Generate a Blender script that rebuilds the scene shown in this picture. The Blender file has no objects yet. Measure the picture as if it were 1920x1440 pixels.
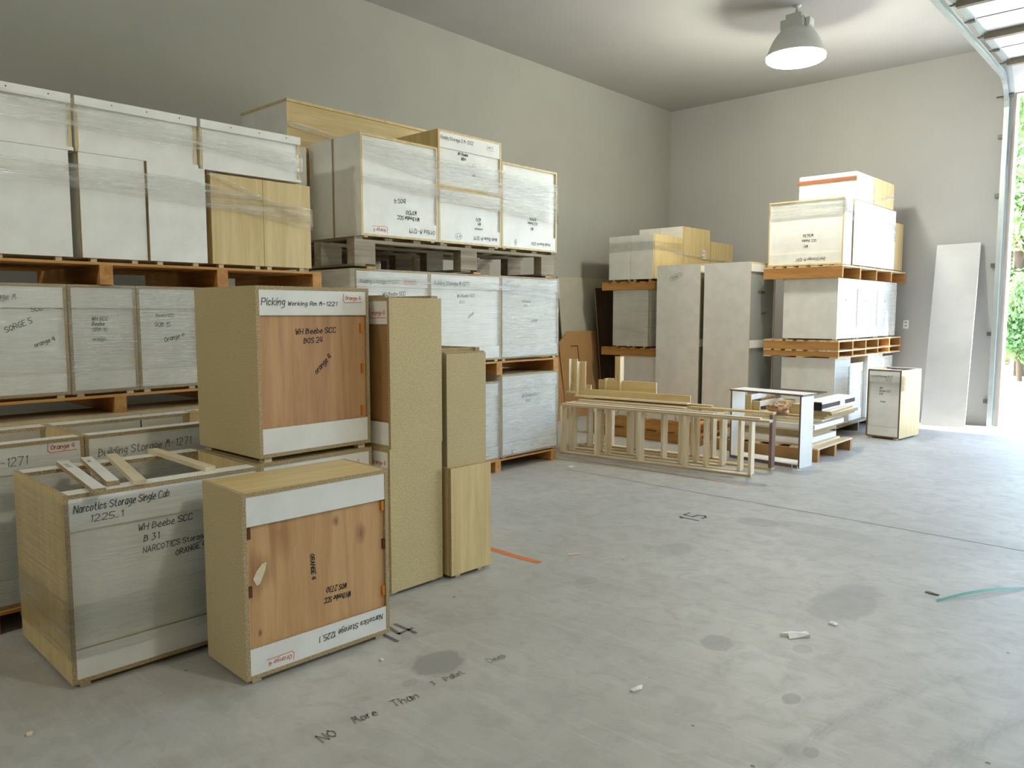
import bpy, bmesh, math, random
from mathutils import Vector, Matrix
R = random.Random(7)
PI = math.pi; H2 = PI/2
scn = bpy.context.scene
COL = scn.collection

# ---------------------------------------------------------------- camera
cam_d = bpy.data.cameras.new('camera'); cam = bpy.data.objects.new('camera', cam_d); COL.objects.link(cam)
cam_d.sensor_width = 36.0; cam_d.lens = 1450/1920*36.0; cam_d.clip_end = 300
cam.location = (0, 0, 1.5)
cam.rotation_euler = (H2 - math.atan(133/1450), 0, math.radians(42.5))
scn.camera = cam

# ---------------------------------------------------------------- world, sun, lights, exposure
world = bpy.data.worlds.new('sky'); scn.world = world; world.use_nodes = True
wn = world.node_tree; wn.nodes.clear()
wo = wn.nodes.new('ShaderNodeOutputWorld'); wb = wn.nodes.new('ShaderNodeBackground')
sk = wn.nodes.new('ShaderNodeTexSky'); sk.sky_type = 'NISHITA'; sk.sun_disc = False
sk.sun_elevation = math.radians(52); sk.sun_rotation = math.radians(-90); sk.air_density = 1.0; sk.dust_density = 3.5; sk.ozone_density = 1.0
SKY = 2.05
wb.inputs['Strength'].default_value = SKY
wn.links.new(sk.outputs[0], wb.inputs[0]); wn.links.new(wb.outputs[0], wo.inputs[0])

sun_d = bpy.data.lights.new('sun', 'SUN'); sun_d.energy = 11.0; sun_d.angle = math.radians(1.5); sun_d.color = (1, .98, .94)
sun = bpy.data.objects.new('sun', sun_d); COL.objects.link(sun)
sun.rotation_euler = Vector((-.60, -.20, -.78)).to_track_quat('-Z', 'Y').to_euler()

def portal(name, loc, rot, sx, sy):
    d = bpy.data.lights.new(name, 'AREA'); d.shape = 'RECTANGLE'; d.size = sx; d.size_y = sy
    d.cycles.is_portal = True
    o = bpy.data.objects.new(name, d); COL.objects.link(o); o.location = loc; o.rotation_euler = rot
portal('door_portal', (1.2, 12.15, 2.1), (-H2, 0, 0), 6.5, 4.25)


vs = scn.view_settings
vs.view_transform = 'Standard'; vs.look = 'None'; vs.gamma = 1; vs.use_curve_mapping = False
vs.exposure = 0.62
scn.cycles.use_denoising = True
scn.cycles.max_bounces = 10; scn.cycles.diffuse_bounces = 6; scn.cycles.transparent_max_bounces = 20
scn.cycles.sample_clamp_indirect = 6.0

# ---------------------------------------------------------------- materials
def sr(r, g, b):
    f = lambda c: (c/255/12.92) if c/255 <= .04045 else ((c/255+.055)/1.055)**2.4
    return (f(r), f(g), f(b), 1)
MATS = {}
def mat(name):
    m = bpy.data.materials.new(name); m.use_nodes = True
    nt = m.node_tree; b = nt.nodes['Principled BSDF']; MATS[name] = m
    return m, nt, b
def nd(nt, t, **k):
    n = nt.nodes.new(t)
    for a, v in k.items(): setattr(n, a, v)
    return n
def coords(nt, scale, kind='Object', rot=(0, 0, 0)):
    mp = nd(nt, 'ShaderNodeMapping'); mp.inputs['Scale'].default_value = scale; mp.inputs['Rotation'].default_value = rot
    if kind == 'World':
        g = nd(nt, 'ShaderNodeNewGeometry'); nt.links.new(g.outputs['Position'], mp.inputs[0])
    else:
        g = nd(nt, 'ShaderNodeTexCoord'); nt.links.new(g.outputs[kind], mp.inputs[0])
    return mp.outputs[0]
def noise(nt, vec, scale=5, detail=3, rough=.5, dist=0):
    n = nd(nt, 'ShaderNodeTexNoise'); n.inputs['Scale'].default_value = scale; n.inputs['Detail'].default_value = detail
    n.inputs['Roughness'].default_value = rough; n.inputs['Distortion'].default_value = dist
    if vec is not None: nt.links.new(vec, n.inputs['Vector'])
    return n.outputs['Fac']
def ramp(nt, fac, stops):
    r = nd(nt, 'ShaderNodeValToRGB'); e = r.color_ramp.elements
    while len(e) < len(stops): e.new(.5)
    for i, (p, c) in enumerate(stops): e[i].position = p; e[i].color = c
    nt.links.new(fac, r.inputs[0]); return r.outputs[0]
def mixc(nt, fac, a, b, mode='MIX'):
    m = nd(nt, 'ShaderNodeMix', data_type='RGBA', blend_type=mode)
    for s, v in ((0, fac), (6, a), (7, b)):
        if hasattr(v, 'is_linked'): nt.links.new(v, m.inputs[s])
        else: m.inputs[s].default_value = v
    return m.outputs[2]
def mth(nt, op, a, b=None, c=None, clamp=False):
    m = nd(nt, 'ShaderNodeMath', operation=op); m.use_clamp = clamp
    for i, v in enumerate((a, b, c)):
        if v is None: continue
        if hasattr(v, 'is_linked'): nt.links.new(v, m.inputs[i])
        else: m.inputs[i].default_value = v
    return m.outputs[0]
def bump(nt, b, h, strength=.2, dist=.002):
    n = nd(nt, 'ShaderNodeBump'); n.inputs['Strength'].default_value = strength; n.inputs['Distance'].default_value = dist
    nt.links.new(h, n.inputs['Height']); nt.links.new(n.outputs[0], b.inputs['Normal'])
def setc(nt, b, c):
    if hasattr(c, 'is_linked'): nt.links.new(c, b.inputs['Base Color'])
    else: b.inputs['Base Color'].default_value = c
def plain(name, c, rough=.5, metal=0, spec=.5):
    m, nt, b = mat(name)
    n = noise(nt, coords(nt, (1, 1, 1)), 6, 3)
    c2 = tuple(x*.9 for x in c[:3])+(1,)
    setc(nt, b, ramp(nt, n, [(.3, c2), (.7, c)])); b.inputs['Roughness'].default_value = rough; b.inputs['Metallic'].default_value = metal
    b.inputs['Specular IOR Level'].default_value = spec
    return m
def wood(name, c1, c2, grain='z', rough=.45, contrast=1.0, knots=None):
    m, nt, b = mat(name)
    s = {'z': (9, 9, .6), 'x': (.6, 9, 9), 'y': (9, .6, 9)}[grain]
    v = coords(nt, s)
    n1 = noise(nt, v, 2.2, 4, .55, .6)
    s2 = {'z': (90, 90, 3), 'x': (3, 90, 90), 'y': (90, 3, 90)}[grain]
    n2 = noise(nt, coords(nt, s2), 3, 2)
    f = mth(nt, 'ADD', mth(nt, 'MULTIPLY', n1, .75), mth(nt, 'MULTIPLY', n2, .25))
    oi = nd(nt, 'ShaderNodeObjectInfo')
    f = mth(nt, 'ADD', f, mth(nt, 'MULTIPLY', mth(nt, 'SUBTRACT', oi.outputs['Random'], .5), .10))
    col = ramp(nt, f, [(.5-.16*contrast, c1), (.5+.16*contrast, c2)])
    if knots:
        g = nd(nt, 'ShaderNodeTexCoord').outputs['Object']
        for (kx, kz, r, dark) in knots:
            sub = nd(nt, 'ShaderNodeVectorMath', operation='SUBTRACT'); nt.links.new(g, sub.inputs[0]); sub.inputs[1].default_value = (kx, 0, kz)
            mul = nd(nt, 'ShaderNodeVectorMath', operation='MULTIPLY'); nt.links.new(sub.outputs[0], mul.inputs[0]); mul.inputs[1].default_value = (1/r, 0, .6/r)
            ln = nd(nt, 'ShaderNodeVectorMath', operation='LENGTH'); nt.links.new(mul.outputs[0], ln.inputs[0])
            d = mth(nt, 'ADD', ln.outputs['Value'], mth(nt, 'MULTIPLY', mth(nt, 'SUBTRACT', n1, .5), 1.6))
            k = mth(nt, 'SUBTRACT', 1.0, d, clamp=True)
            col = mixc(nt, mth(nt, 'MULTIPLY', k, 1.0, clamp=True), col, dark)
    setc(nt, b, col); b.inputs['Roughness'].default_value = rough
    bump(nt, b, n2, .12, .001)
    return m
def particle(name, base, dark, light, scale=1.0, rough=.8):
    m, nt, b = mat(name)
    v = coords(nt, (1, 1, 1))
    n1 = noise(nt, v, 160*scale, 3, .7); n2 = noise(nt, v, 3, 3)
    c = ramp(nt, n1, [(.3, dark), (.5, base), (.72, light)])
    c = mixc(nt, mth(nt, 'MULTIPLY', mth(nt, 'SUBTRACT', n2, .35, clamp=True), .35), c, dark)
    setc(nt, b, c); b.inputs['Roughness'].default_value = rough; b.inputs['Specular IOR Level'].default_value = .25
    bump(nt, b, n1, .15, .001)
    return m

M_white = plain('white_laminate', (.93, .92, .87, 1), .42)
M_inner = plain('white_melamine_inside', (.74, .76, .74, 1), .4)
M_part = particle('raw_particleboard', sr(200, 182, 140), sr(176, 158, 114), sr(218, 202, 164), 1)
M_edge = particle('particleboard_edge', sr(182, 160, 122), sr(120, 98, 66), sr(216, 200, 166), 1.1)
M_edged = plain('laminate_edge_tan', sr(180, 170, 148), .7)  # tan colour for the edges of the outlet cover plate
M_maple = wood('maple_laminate', sr(204, 176, 118), sr(224, 202, 150), 'z')
M_maplex = wood('maple_laminate_crosswise', sr(204, 176, 118), sr(224, 202, 150), 'x')
M_mapley = wood('maple_laminate_deep', sr(204, 176, 118), sr(224, 202, 150), 'y')
M_lumber = wood('fresh_maple_ply', sr(222, 204, 168), sr(242, 228, 198), 'x')
M_lumberz = wood('fresh_maple_ply_upright', sr(222, 204, 168), sr(242, 228, 198), 'z')
M_plyedge = wood('plywood_edge_grey', sr(160, 140, 118), sr(206, 186, 156), 'x', contrast=1.6)
M_ply = wood('lauan_plywood', sr(176, 128, 88), sr(204, 160, 114), 'z', .55)
M_plyk = wood('knotty_birch_plywood', sr(196, 150, 102), sr(214, 172, 122), 'z', .55, .8,
              knots=[(.435, .595, .022, sr(110, 66, 36)), (.565, .515, .035, sr(150, 104, 66)), (.085, .45, .075, sr(128, 84, 44)), (.07, .20, .012, sr(120, 76, 40)), (.17, .60, .09, sr(166, 118, 72))])
M_pine = wood('orange_pallet_pine', sr(178, 122, 58), sr(214, 162, 92), 'x', .7)
M_piney = wood('orange_pallet_pine_deep', sr(170, 116, 56), sr(206, 154, 86), 'y', .7)
M_greyback = plain('grey_back_panel', (.36, .37, .34, 1), .5)
M_pale = wood('pale_pallet_wood', sr(206, 178, 134), sr(234, 214, 178), 'x', .7)
M_grey = wood('weathered_pallet_wood', sr(128, 116, 98), sr(172, 160, 140), 'x', .8)
M_greyd = wood('weathered_pallet_wood_deep', sr(110, 98, 78), sr(150, 136, 112), 'y', .8)
M_mdf = plain('raw_mdf', sr(176, 136, 86), .75)
M_dark = wood('dark_brown_sheet', sr(52, 36, 22), sr(78, 56, 36), 'z', .6)
M_walnut = wood('purple_brown_edge', sr(110, 84, 72), sr(140, 110, 92), 'z', .6)
M_red = wood('reddish_strip', sr(122, 70, 44), sr(150, 88, 58), 'x', .6)
M_orange = plain('orange_clip', sr(224, 136, 26), .5)
M_browntab = plain('brown_tab', sr(96, 52, 30), .6)
M_ink = plain('black_marker', (.015, .015, .02, 1), .5)
M_inkg = plain('faded_grey_marker', (.13, .13, .12, 1), .7)
M_inkr = plain('red_marker', (.75, .10, .04, 1), .6)
M_inkp = plain('pencil', (.42, .42, .38, 1), .7)
M_floorink = plain('worn_floor_marker', (.24, .235, .21, 1), .9)
M_floorinkd = plain('painted_floor_numeral_grey', (.17, .17, .165, 1), .9)
M_tape = plain('orange_floor_tape', sr(214, 120, 62), .8)
M_metal = plain('galvanised_steel', (.62, .68, .68, 1), .35, .8)
M_metald = plain('dark_steel', (.16, .15, .14, 1), .4, .7)
M_strut = plain('olive_strut', sr(122, 114, 96), .5, .3)
M_doorskin = plain('white_door_skin', (.86, .86, .86, 1), .4)
M_lampwhite = plain('lamp_grey_enamel', (.60, .61, .58, 1), .5)
M_kraft = plain('kraft_paper', sr(196, 158, 126), .8)
M_paper = plain('white_paper', (.85, .85, .83, 1), .7)
M_chrome = plain('polished_chrome', (.7, .7, .72, 1), .12, 1)
M_black = plain('black_gloss', (.03, .02, .025, 1), .55, 0, .15)
M_strap = plain('green_plastic_strap', (.10, .42, .36, 1), .4)
M_jamb = wood('weathered_timber_jamb', sr(160, 148, 140), sr(196, 186, 176), 'z', .8)

def emis(name, c, s):
    m, nt, b = mat(name); b.inputs['Base Color'].default_value = c
    b.inputs['Emission Color'].default_value = c; b.inputs['Emission Strength'].default_value = s
    return m
M_glow = emis('lamp_lens_glow', (1, .98, .92, 1), 14)

def wall_mat(name, c1, c2):
    m, nt, b = mat(name)
    n = noise(nt, coords(nt, (1, 1, 1), 'World'), 1.2, 5, .6); n2 = noise(nt, coords(nt, (1, 1, 1), 'World'), 60, 3)
    setc(nt, b, ramp(nt, n, [(.3, c1), (.7, c2)])); b.inputs['Roughness'].default_value = .85; b.inputs['Specular IOR Level'].default_value = .2
    bump(nt, b, n2, .08, .002)
    return m
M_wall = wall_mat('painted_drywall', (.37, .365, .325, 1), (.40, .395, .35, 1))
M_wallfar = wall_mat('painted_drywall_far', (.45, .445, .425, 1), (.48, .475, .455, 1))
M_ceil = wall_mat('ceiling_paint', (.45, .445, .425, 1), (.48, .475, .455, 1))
M_slab = wall_mat('dusty_white_sheet', (.60, .59, .57, 1), (.74, .73, .71, 1))

def film_mat(name, haze, gloss, sx=1.3, sz=60, tilt=.05, bumpd=.004, lo=.45):
    m = bpy.data.materials.new(name); m.use_nodes = True; nt = m.node_tree; nt.nodes.clear()
    out = nd(nt, 'ShaderNodeOutputMaterial'); tr = nd(nt, 'ShaderNodeBsdfTransparent'); tr.inputs[0].default_value = (.99, .995, .99, 1)
    gl = nd(nt, 'ShaderNodeBsdfGlossy'); gl.inputs['Roughness'].default_value = .12; gl.inputs[0].default_value = (.95, .95, .95, 1)
    d0 = nd(nt, 'ShaderNodeBsdfDiffuse'); d0.inputs[0].default_value = (.92, .93, .92, 1); t0 = nd(nt, 'ShaderNodeBsdfTranslucent'); t0.inputs[0].default_value = (.92, .93, .92, 1)
    df = nd(nt, 'ShaderNodeMixShader'); df.inputs[0].default_value = .15; nt.links.new(d0.outputs[0], df.inputs[1]); nt.links.new(t0.outputs[0], df.inputs[2])
    mp = coords(nt, (sx, sx, sz), 'World', (tilt, tilt, 0))
    n1 = noise(nt, mp, 1.6, 3, .6, .25); n2 = noise(nt, coords(nt, (2, 2, 3), 'World'), 1.3, 2)
    bp = nd(nt, 'ShaderNodeBump'); bp.inputs['Strength'].default_value = 1.0; bp.inputs['Distance'].default_value = bumpd
    nt.links.new(n1, bp.inputs['Height']); nt.links.new(bp.outputs[0], gl.inputs['Normal'])
    st = mth(nt, 'MULTIPLY', mth(nt, 'SUBTRACT', mth(nt, 'ADD', n1, mth(nt, 'MULTIPLY', mth(nt, 'SUBTRACT', n2, .5), .5)), lo, clamp=True), 3.0, clamp=True)
    m1 = nd(nt, 'ShaderNodeMixShader'); m2 = nd(nt, 'ShaderNodeMixShader')
    nt.links.new(mth(nt, 'ADD', mth(nt, 'MULTIPLY', st, haze), haze*.12), m1.inputs[0])
    nt.links.new(tr.outputs[0], m1.inputs[1]); nt.links.new(df.outputs[0], m1.inputs[2])
    fr = nd(nt, 'ShaderNodeFresnel'); fr.inputs['IOR'].default_value = 1.45; nt.links.new(bp.outputs[0], fr.inputs['Normal'])
    nt.links.new(mth(nt, 'MULTIPLY', fr.outputs[0], gloss, clamp=True), m2.inputs[0])
    nt.links.new(m1.outputs[0], m2.inputs[1]); nt.links.new(gl.outputs[0], m2.inputs[2])
    nt.links.new(m2.outputs[0], out.inputs[0])
    MATS[name] = m; return m
M_film = film_mat('stretch_film', .26, .45)
M_filmd = film_mat('stretch_film_creased', .4, .7, 2.6, 60, .16, .008)
M_filmb = film_mat('stretch_film_band', .42, .5, .6, 26, .08, .006, .40)
M_filml = film_mat('stretch_film_light', .12, .6, 1.0, 45)

# concrete floor
def floor_mat():
    m, nt, b = mat('sealed_concrete')
    P = coords(nt, (1, 1, 1), 'World')
    n1 = noise(nt, P, .8, 5, .6, .4); n2 = noise(nt, P, 7, 6, .65, .8); n3 = noise(nt, P, 90, 3)
    c = ramp(nt, n1, [(.3, (.38, .37, .34, 1)), (.7, (.52, .51, .48, 1))])
    c = mixc(nt, mth(nt, 'MULTIPLY', mth(nt, 'SUBTRACT', n2, .44, clamp=True), 2.6, clamp=True), c, (.34, .33, .295, 1))
    # white scuffs, long strokes
    sc = noise(nt, coords(nt, (1.2, 14, 1), 'World', (0, 0, .5)), 1.5, 5, .75, 1.2)
    c = mixc(nt, mth(nt, 'MULTIPLY', mth(nt, 'SUBTRACT', sc, .53, clamp=True), 1.8, clamp=True), c, (.60, .60, .59, 1))
    # tyre scuffs in arcs running down to the camera
    geo = nd(nt, 'ShaderNodeNewGeometry'); sx = nd(nt, 'ShaderNodeSeparateXYZ'); nt.links.new(geo.outputs['Position'], sx.inputs[0])
    def arc(cx, cy, r, w, ax, bx, dark, amt):
        dx = mth(nt, 'SUBTRACT', sx.outputs[0], cx); dy = mth(nt, 'SUBTRACT', sx.outputs[1], cy)
        rr = mth(nt, 'SQRT', mth(nt, 'ADD', mth(nt, 'MULTIPLY', dx, dx), mth(nt, 'MULTIPLY', dy, dy)))
        d = mth(nt, 'ABSOLUTE', mth(nt, 'SUBTRACT', rr, mth(nt, 'ADD', r, mth(nt, 'MULTIPLY', mth(nt, 'SUBTRACT', n2, .5), .06))))
        k = mth(nt, 'SUBTRACT', 1.0, mth(nt, 'DIVIDE', d, w), clamp=True)
        ymask = mth(nt, 'SUBTRACT', 1.0, mth(nt, 'DIVIDE', mth(nt, 'ABSOLUTE', mth(nt, 'SUBTRACT', sx.outputs[1], ax)), bx), clamp=True)
        st = noise(nt, coords(nt, (30, 6, 1), 'World', (0, 0, .3)), 1.6, 4, .7)
        return mth(nt, 'MULTIPLY', mth(nt, 'MULTIPLY', mth(nt, 'MULTIPLY', k, ymask), amt), mth(nt, 'MULTIPLY', mth(nt, 'SUBTRACT', st, .3, clamp=True), 3, clamp=True), clamp=True)
    for a in ((1.9, 2.2, 2.92, .05, 2.7, 1.6, 0, .6), (2.4, 2.0, 3.12, .05, 2.9, 1.7, 0, .5), (2.2, 2.0, 2.75, .06, 2.8, 1.5, 0, .5), (2.8, 1.6, 3.05, .08, 2.4, 1.4, 0, .4), (4.5, 2.6, 5.05, .05, 3.2, 1.6, 0, .35)):
        c = mixc(nt, arc(*a), c, (.22, .22, .21, 1))
    # dark oil stains (x, y, rx, ry)
    for (x, y, rx, ry, amt) in ((-2.40, 2.15, .115, .13, .8), (-1.61, 3.15, .075, .085, .6), (-1.36, 4.06, .15, .34, .55), (-2.38, 5.22, .16, .12, .5), (-1.95, 5.30, .40, .14, .32),
                                (-1.15, 2.87, .035, .05, .7), (-2.49, 4.25, .11, .16, .35), (-2.35, 1.95, .03, .04, .5), (-3.0, 2.2, .0, .0, 0), (-2.55, 3.4, .06, .08, .35),
                                (-.95, 2.55, .03, .04, .6), (-.85, 2.4, .03, .03, .5), (-.75, 2.1, .06, .04, .5), (-2.2, 5.0, .1, .06, .3), (-1.3, 3.35, .04, .05, .4)):
        if rx == 0: continue
        dx = mth(nt, 'DIVIDE', mth(nt, 'SUBTRACT', sx.outputs[0], x), rx); dy = mth(nt, 'DIVIDE', mth(nt, 'SUBTRACT', sx.outputs[1], y), ry)
        d = mth(nt, 'SQRT', mth(nt, 'ADD', mth(nt, 'MULTIPLY', dx, dx), mth(nt, 'MULTIPLY', dy, dy)))
        d = mth(nt, 'ADD', d, mth(nt, 'MULTIPLY', mth(nt, 'SUBTRACT', n2, .5), 1.4))
        k = mth(nt, 'MULTIPLY', mth(nt, 'SUBTRACT', 1.05, d, clamp=True), 5.0, clamp=True)
        c = mixc(nt, mth(nt, 'MULTIPLY', k, amt), c, (.26, .26, .245, 1))
    # specks
    sp = nd(nt, 'ShaderNodeTexVoronoi'); sp.inputs['Scale'].default_value = 3.2; nt.links.new(P, sp.inputs['Vector'])
    k = mth(nt, 'LESS_THAN', sp.outputs['Distance'], .028)
    c = mixc(nt, mth(nt, 'MULTIPLY', k, .8), c, (.08, .08, .07, 1))
    setc(nt, b, c)
    rg = mth(nt, 'ADD', .34, mth(nt, 'MULTIPLY', n2, .32)); nt.links.new(rg, b.inputs['Roughness'])
    b.inputs['Specular IOR Level'].default_value = .5
    bump(nt, b, n3, .12, .002)
    return m
M_floor = floor_mat()
M_yard = wall_mat('sunlit_concrete_yard', (.52, .53, .53, 1), (.60, .61, .61, 1))
def leafm(name, a, b_):
    m, nt, b = mat(name)
    oi = noise(nt, coords(nt, (1, 1, 1), 'World'), 3.5, 3)
    setc(nt, b, ramp(nt, oi, [(.35, a), (.65, b_)])); b.inputs['Roughness'].default_value = .55
    b.inputs['Transmission Weight'].default_value = 0
    tl = nd(nt, 'ShaderNodeBsdfTranslucent'); tl.inputs[0].default_value = (.42, .58, .22, 1)
    mx = nd(nt, 'ShaderNodeMixShader'); mx.inputs[0].default_value = .3
    out = nt.nodes['Material Output']; nt.links.new(b.outputs[0], mx.inputs[1]); nt.links.new(tl.outputs[0], mx.inputs[2]); nt.links.new(mx.outputs[0], out.inputs[0])
    return m
M_leaf = leafm('bright_leaves', (.14, .24, .09, 1), (.36, .48, .24, 1))
M_leafd = leafm('deep_green_leaves', (.04, .13, .05, 1), (.14, .30, .12, 1))
M_bark = plain('bark', (.10, .07, .05, 1), .9)
M_verge = plain('dry_grass_verge', (.42, .46, .22, 1), .9)

# ---------------------------------------------------------------- helpers
def link(o, parent=None):
    COL.objects.link(o)
    if parent is not None: o.parent = parent
    return o
def thing(name, label, cat, loc=(0, 0, 0), rot=0, group=None, tilt=None):
    o = bpy.data.objects.new(name, None); o.empty_display_size = .1; link(o)
    o.location = loc; o.rotation_euler = (0, 0, rot) if tilt is None else tilt
    o['label'] = label; o['category'] = cat
    if group: o['group'] = group
    return o
def tag(o, label, cat, group=None):
    o['label'] = label; o['category'] = cat
    if group: o['group'] = group
    return o
def mesh(name, verts, faces, mats, fmi=None, parent=None, smooth=False):
    me = bpy.data.meshes.new(name); me.from_pydata([tuple(v) for v in verts], [], faces)
    for m in (mats if isinstance(mats, (list, tuple)) else [mats]): me.materials.append(m)
    if fmi: me.polygons.foreach_set('material_index', fmi)
    if smooth: me.polygons.foreach_set('use_smooth', [True]*len(me.polygons))
    me.update()
    return link(bpy.data.objects.new(name, me), parent)
BF = [(0, 3, 2, 1), (4, 5, 6, 7), (0, 1, 5, 4), (2, 3, 7, 6), (1, 2, 6, 5), (3, 0, 4, 7)]   # -z +z -y +y +x -x
class MB:
    def __init__(s): s.v = []; s.f = []; s.m = []
    def box(s, a, b, mi=0, face=None, edge=None):
        x0, y0, z0 = a; x1, y1, z1 = b; n = len(s.v)
        s.v += [(x0, y0, z0), (x1, y0, z0), (x1, y1, z0), (x0, y1, z0), (x0, y0, z1), (x1, y0, z1), (x1, y1, z1), (x0, y1, z1)]
        s.f += [tuple(n+i for i in f) for f in BF]
        if face is None: s.m += [mi]*6
        else:
            d = (x1-x0, y1-y0, z1-z0); t = d.index(min(d)); pick = {2: (0, 1), 1: (2, 3), 0: (4, 5)}[t]
            s.m += [face if i in pick else edge for i in range(6)]
    def prism(s, pts, axis, a, b, mi=0):    # extrude polygon (2D) along axis
        n = len(s.v); k = len(pts)
        def P(p, t): return {0: (t, p[0], p[1]), 1: (p[0], t, p[1]), 2: (p[0], p[1], t)}[axis]
        s.v += [P(p, a) for p in pts]+[P(p, b) for p in pts]
        s.f += [tuple(range(n+k-1, n-1, -1)), tuple(range(n+k, n+2*k))]+[(n+i, n+(i+1) % k, n+k+(i+1) % k, n+k+i) for i in range(k)]
        s.m += [mi]*(k+2)
    def build(s, name, mats, parent=None, smooth=False): return mesh(name, s.v, s.f, mats, s.m, parent, smooth)
def board(name, a, b, face, edge=None, parent=None):
    m = MB(); m.box(a, b, face=0, edge=1); return m.build(name, [face, edge or face], parent)
def lathe(name, prof, mats, parent=None, n=32, smooth=True, c=(0, 0, 0)):
    v = []; f = []
    for r, z in prof:
        for i in range(n): a = 2*PI*i/n; v.append((c[0]+r*math.cos(a), c[1]+r*math.sin(a), c[2]+z))
    for j in range(len(prof)-1):
        for i in range(n):
            f.append((j*n+i, j*n+(i+1) % n, (j+1)*n+(i+1) % n, (j+1)*n+i))
    return mesh(name, v, f, mats, None, parent, smooth)
def bevel(o, w=.002, seg=1):
    m = o.modifiers.new('bevel', 'BEVEL'); m.width = w; m.segments = seg; m.limit_method = 'ANGLE'; return o

# handwriting: glyph strokes on a grid, baseline 2, cap height 8, x height 6
G = {'A': '02 28 42|14 34', 'B': '02 08 37 36 05 36 44 33 02', 'C': '47 28 07 03 12 32 43', 'D': '02 08 28 46 44 22 02', 'E': '48 08 02 42|05 35', 'F': '48 08 02|05 35',
     'G': '47 28 06 03 22 43 45 25', 'H': '02 08|42 48|05 45', 'I': '18 12', 'K': '02 08|48 05 42', 'L': '08 02 42', 'M': '02 18 25 38 42', 'N': '02 08 42 48',
     'O': '28 06 04 22 44 46 28', 'P': '02 08 38 46 35 05', 'R': '02 08 38 46 35 05|25 42', 'S': '47 28 07 06 44 43 22 03', 'T': '08 48|28 22', 'V': '08 22 48', 'W': '08 12 26 32 48', 'X': '02 48|08 42', 'U': '08 03 22 43 48',
     'a': '36 16 04 03 12 33 36 32', 'b': '08 02|05 26 35 33 22 03', 'c': '35 16 04 03 12 33', 'e': '04 34 35 26 15 03 12 32', 'g': '36 16 04 13 33|36 31 10 00', 'h': '08 02|04 26 35 32',
     'i': '06 02|07 08', 'k': '08 02|36 04 32', 'l': '08 02', 'm': '02 06|05 16 25 22|25 36 45 42', 'n': '02 06|04 26 35 32', 'o': '16 04 03 12 33 35 16', 'r': '02 06|04 16 26', 's': '35 16 05 33 22 03',
     't': '18 13 22 32|06 26', 'd': '38 32|35 16 04 03 12 33', 'f': '38 27 22|06 36', 'u': '06 03 12 33 36 32', 'p': '00 06|05 26 35 33 22 03', 'y': '06 13 33|36 31 10', 'w': '06 12 25 32 46', 'v': '06 22 36',
     '0': '28 06 04 22 44 46 28', '1': '17 28 22', '2': '07 18 38 46 02 42', '3': '08 38 25 35 44 33 12 02', '4': '18 04 44|38 32', '5': '48 08 05 35 43 22 02', '6': '38 06 03 12 33 44 05', '7': '08 48 22',
     '8': '28 06 25 43 22 03 25 46 28', '9': '45 26 07 18 38 47 42', '-': '05 35', '.': '02 12', ' ': ''}
def strokes(text, rnd, jit=.18):
    out = []; x = 0
    for ch in text:
        g = G.get(ch, '')
        if g:
            w = 0
            for s in g.split('|'):
                pts = []
                for p in s.split():
                    px, py = int(p[0]), int(p[1]); w = max(w, px)
                    pts.append((x+px+rnd.uniform(-jit, jit), py-2+rnd.uniform(-jit, jit)))
                out.append(pts)
            x += w+1.5
        else: x += 2.6
    return out, x
def write(parent, text, x, z, size, m=None, rot=0, y=-.0006, th=.0035, seed=1, frame=None, horizontal=False, box=None, shear=.15, spread=1.0):
    """text from (x,z), cap height = size, in the parent's x-z plane (or x-y when horizontal)"""
    rnd = random.Random(seed*31+len(text)); st, adv = strokes(text, rnd); k = size/6.0
    sts = [[((px*.85*spread+py*shear)*k, py*k) for px, py in s] for s in st]
    W = adv*.85*spread*k
    if box == 'oval':
        sts.append([(W/2+math.cos(t*PI/10)*W*.72, size*.4+math.sin(t*PI/10)*size*1.1) for t in range(22)])
    if box == 'corner':
        sts.append([(-size*.5, size*1.5), (-size*.6, -size*.2), (-size*.1, -size*.7), (W*1.05, -size*.55)])
    V = []; F = []; c, s_ = math.cos(rot), math.sin(rot)
    for s in sts:
        pts = [(x+c*a-s_*b, z+s_*a+c*b) for a, b in s]
        for (ax, ay), (bx, by) in zip(pts, pts[1:]):
            dx, dy = bx-ax, by-ay; L = math.hypot(dx, dy) or 1e-6; nx, ny = -dy/L*th/2, dx/L*th/2; ex, ey = dx/L*th*.4, dy/L*th*.4
            n = len(V); q = [(ax-ex+nx, ay-ey+ny), (ax-ex-nx, ay-ey-ny), (bx+ex-nx, by+ey-ny), (bx+ex+nx, by+ey+ny)]
            V += [(a, b, y) if horizontal else (a, y, b) for a, b in q]; F.append((n, n+1, n+2, n+3))
    return mesh('handwriting', V, F, m or M_ink, None, parent)

def film(parent, path, z0, z1, m=None, name='stretch_film', closed=False, wob=.002, seed=3):
    """thin film following a horizontal path [(x,y)..] between z0 and z1"""
    rnd = random.Random(seed); pts = []
    P = list(path)+([path[0]] if closed else [])
    for (ax, ay), (bx, by) in zip(P, P[1:]):
        n = max(1, int(math.hypot(bx-ax, by-ay)/.12))
        for i in range(n): pts.append((ax+(bx-ax)*i/n, ay+(by-ay)*i/n))
    pts.append(P[-1]); nz = max(2, int((z1-z0)/.09)); V = []; F = []
    for j in range(nz+1):
        for (x, y) in pts: V.append((x+rnd.uniform(-wob, wob), y+rnd.uniform(-wob, wob), z0+(z1-z0)*j/nz+(rnd.uniform(-.006, .006) if j in (0, nz) else 0)))
    k = len(pts)
    for j in range(nz):
        for i in range(k-1): F.append((j*k+i, j*k+i+1, (j+1)*k+i+1, (j+1)*k+i))
    return mesh(name, V, F, m or M_film, None, parent, True)

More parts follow.
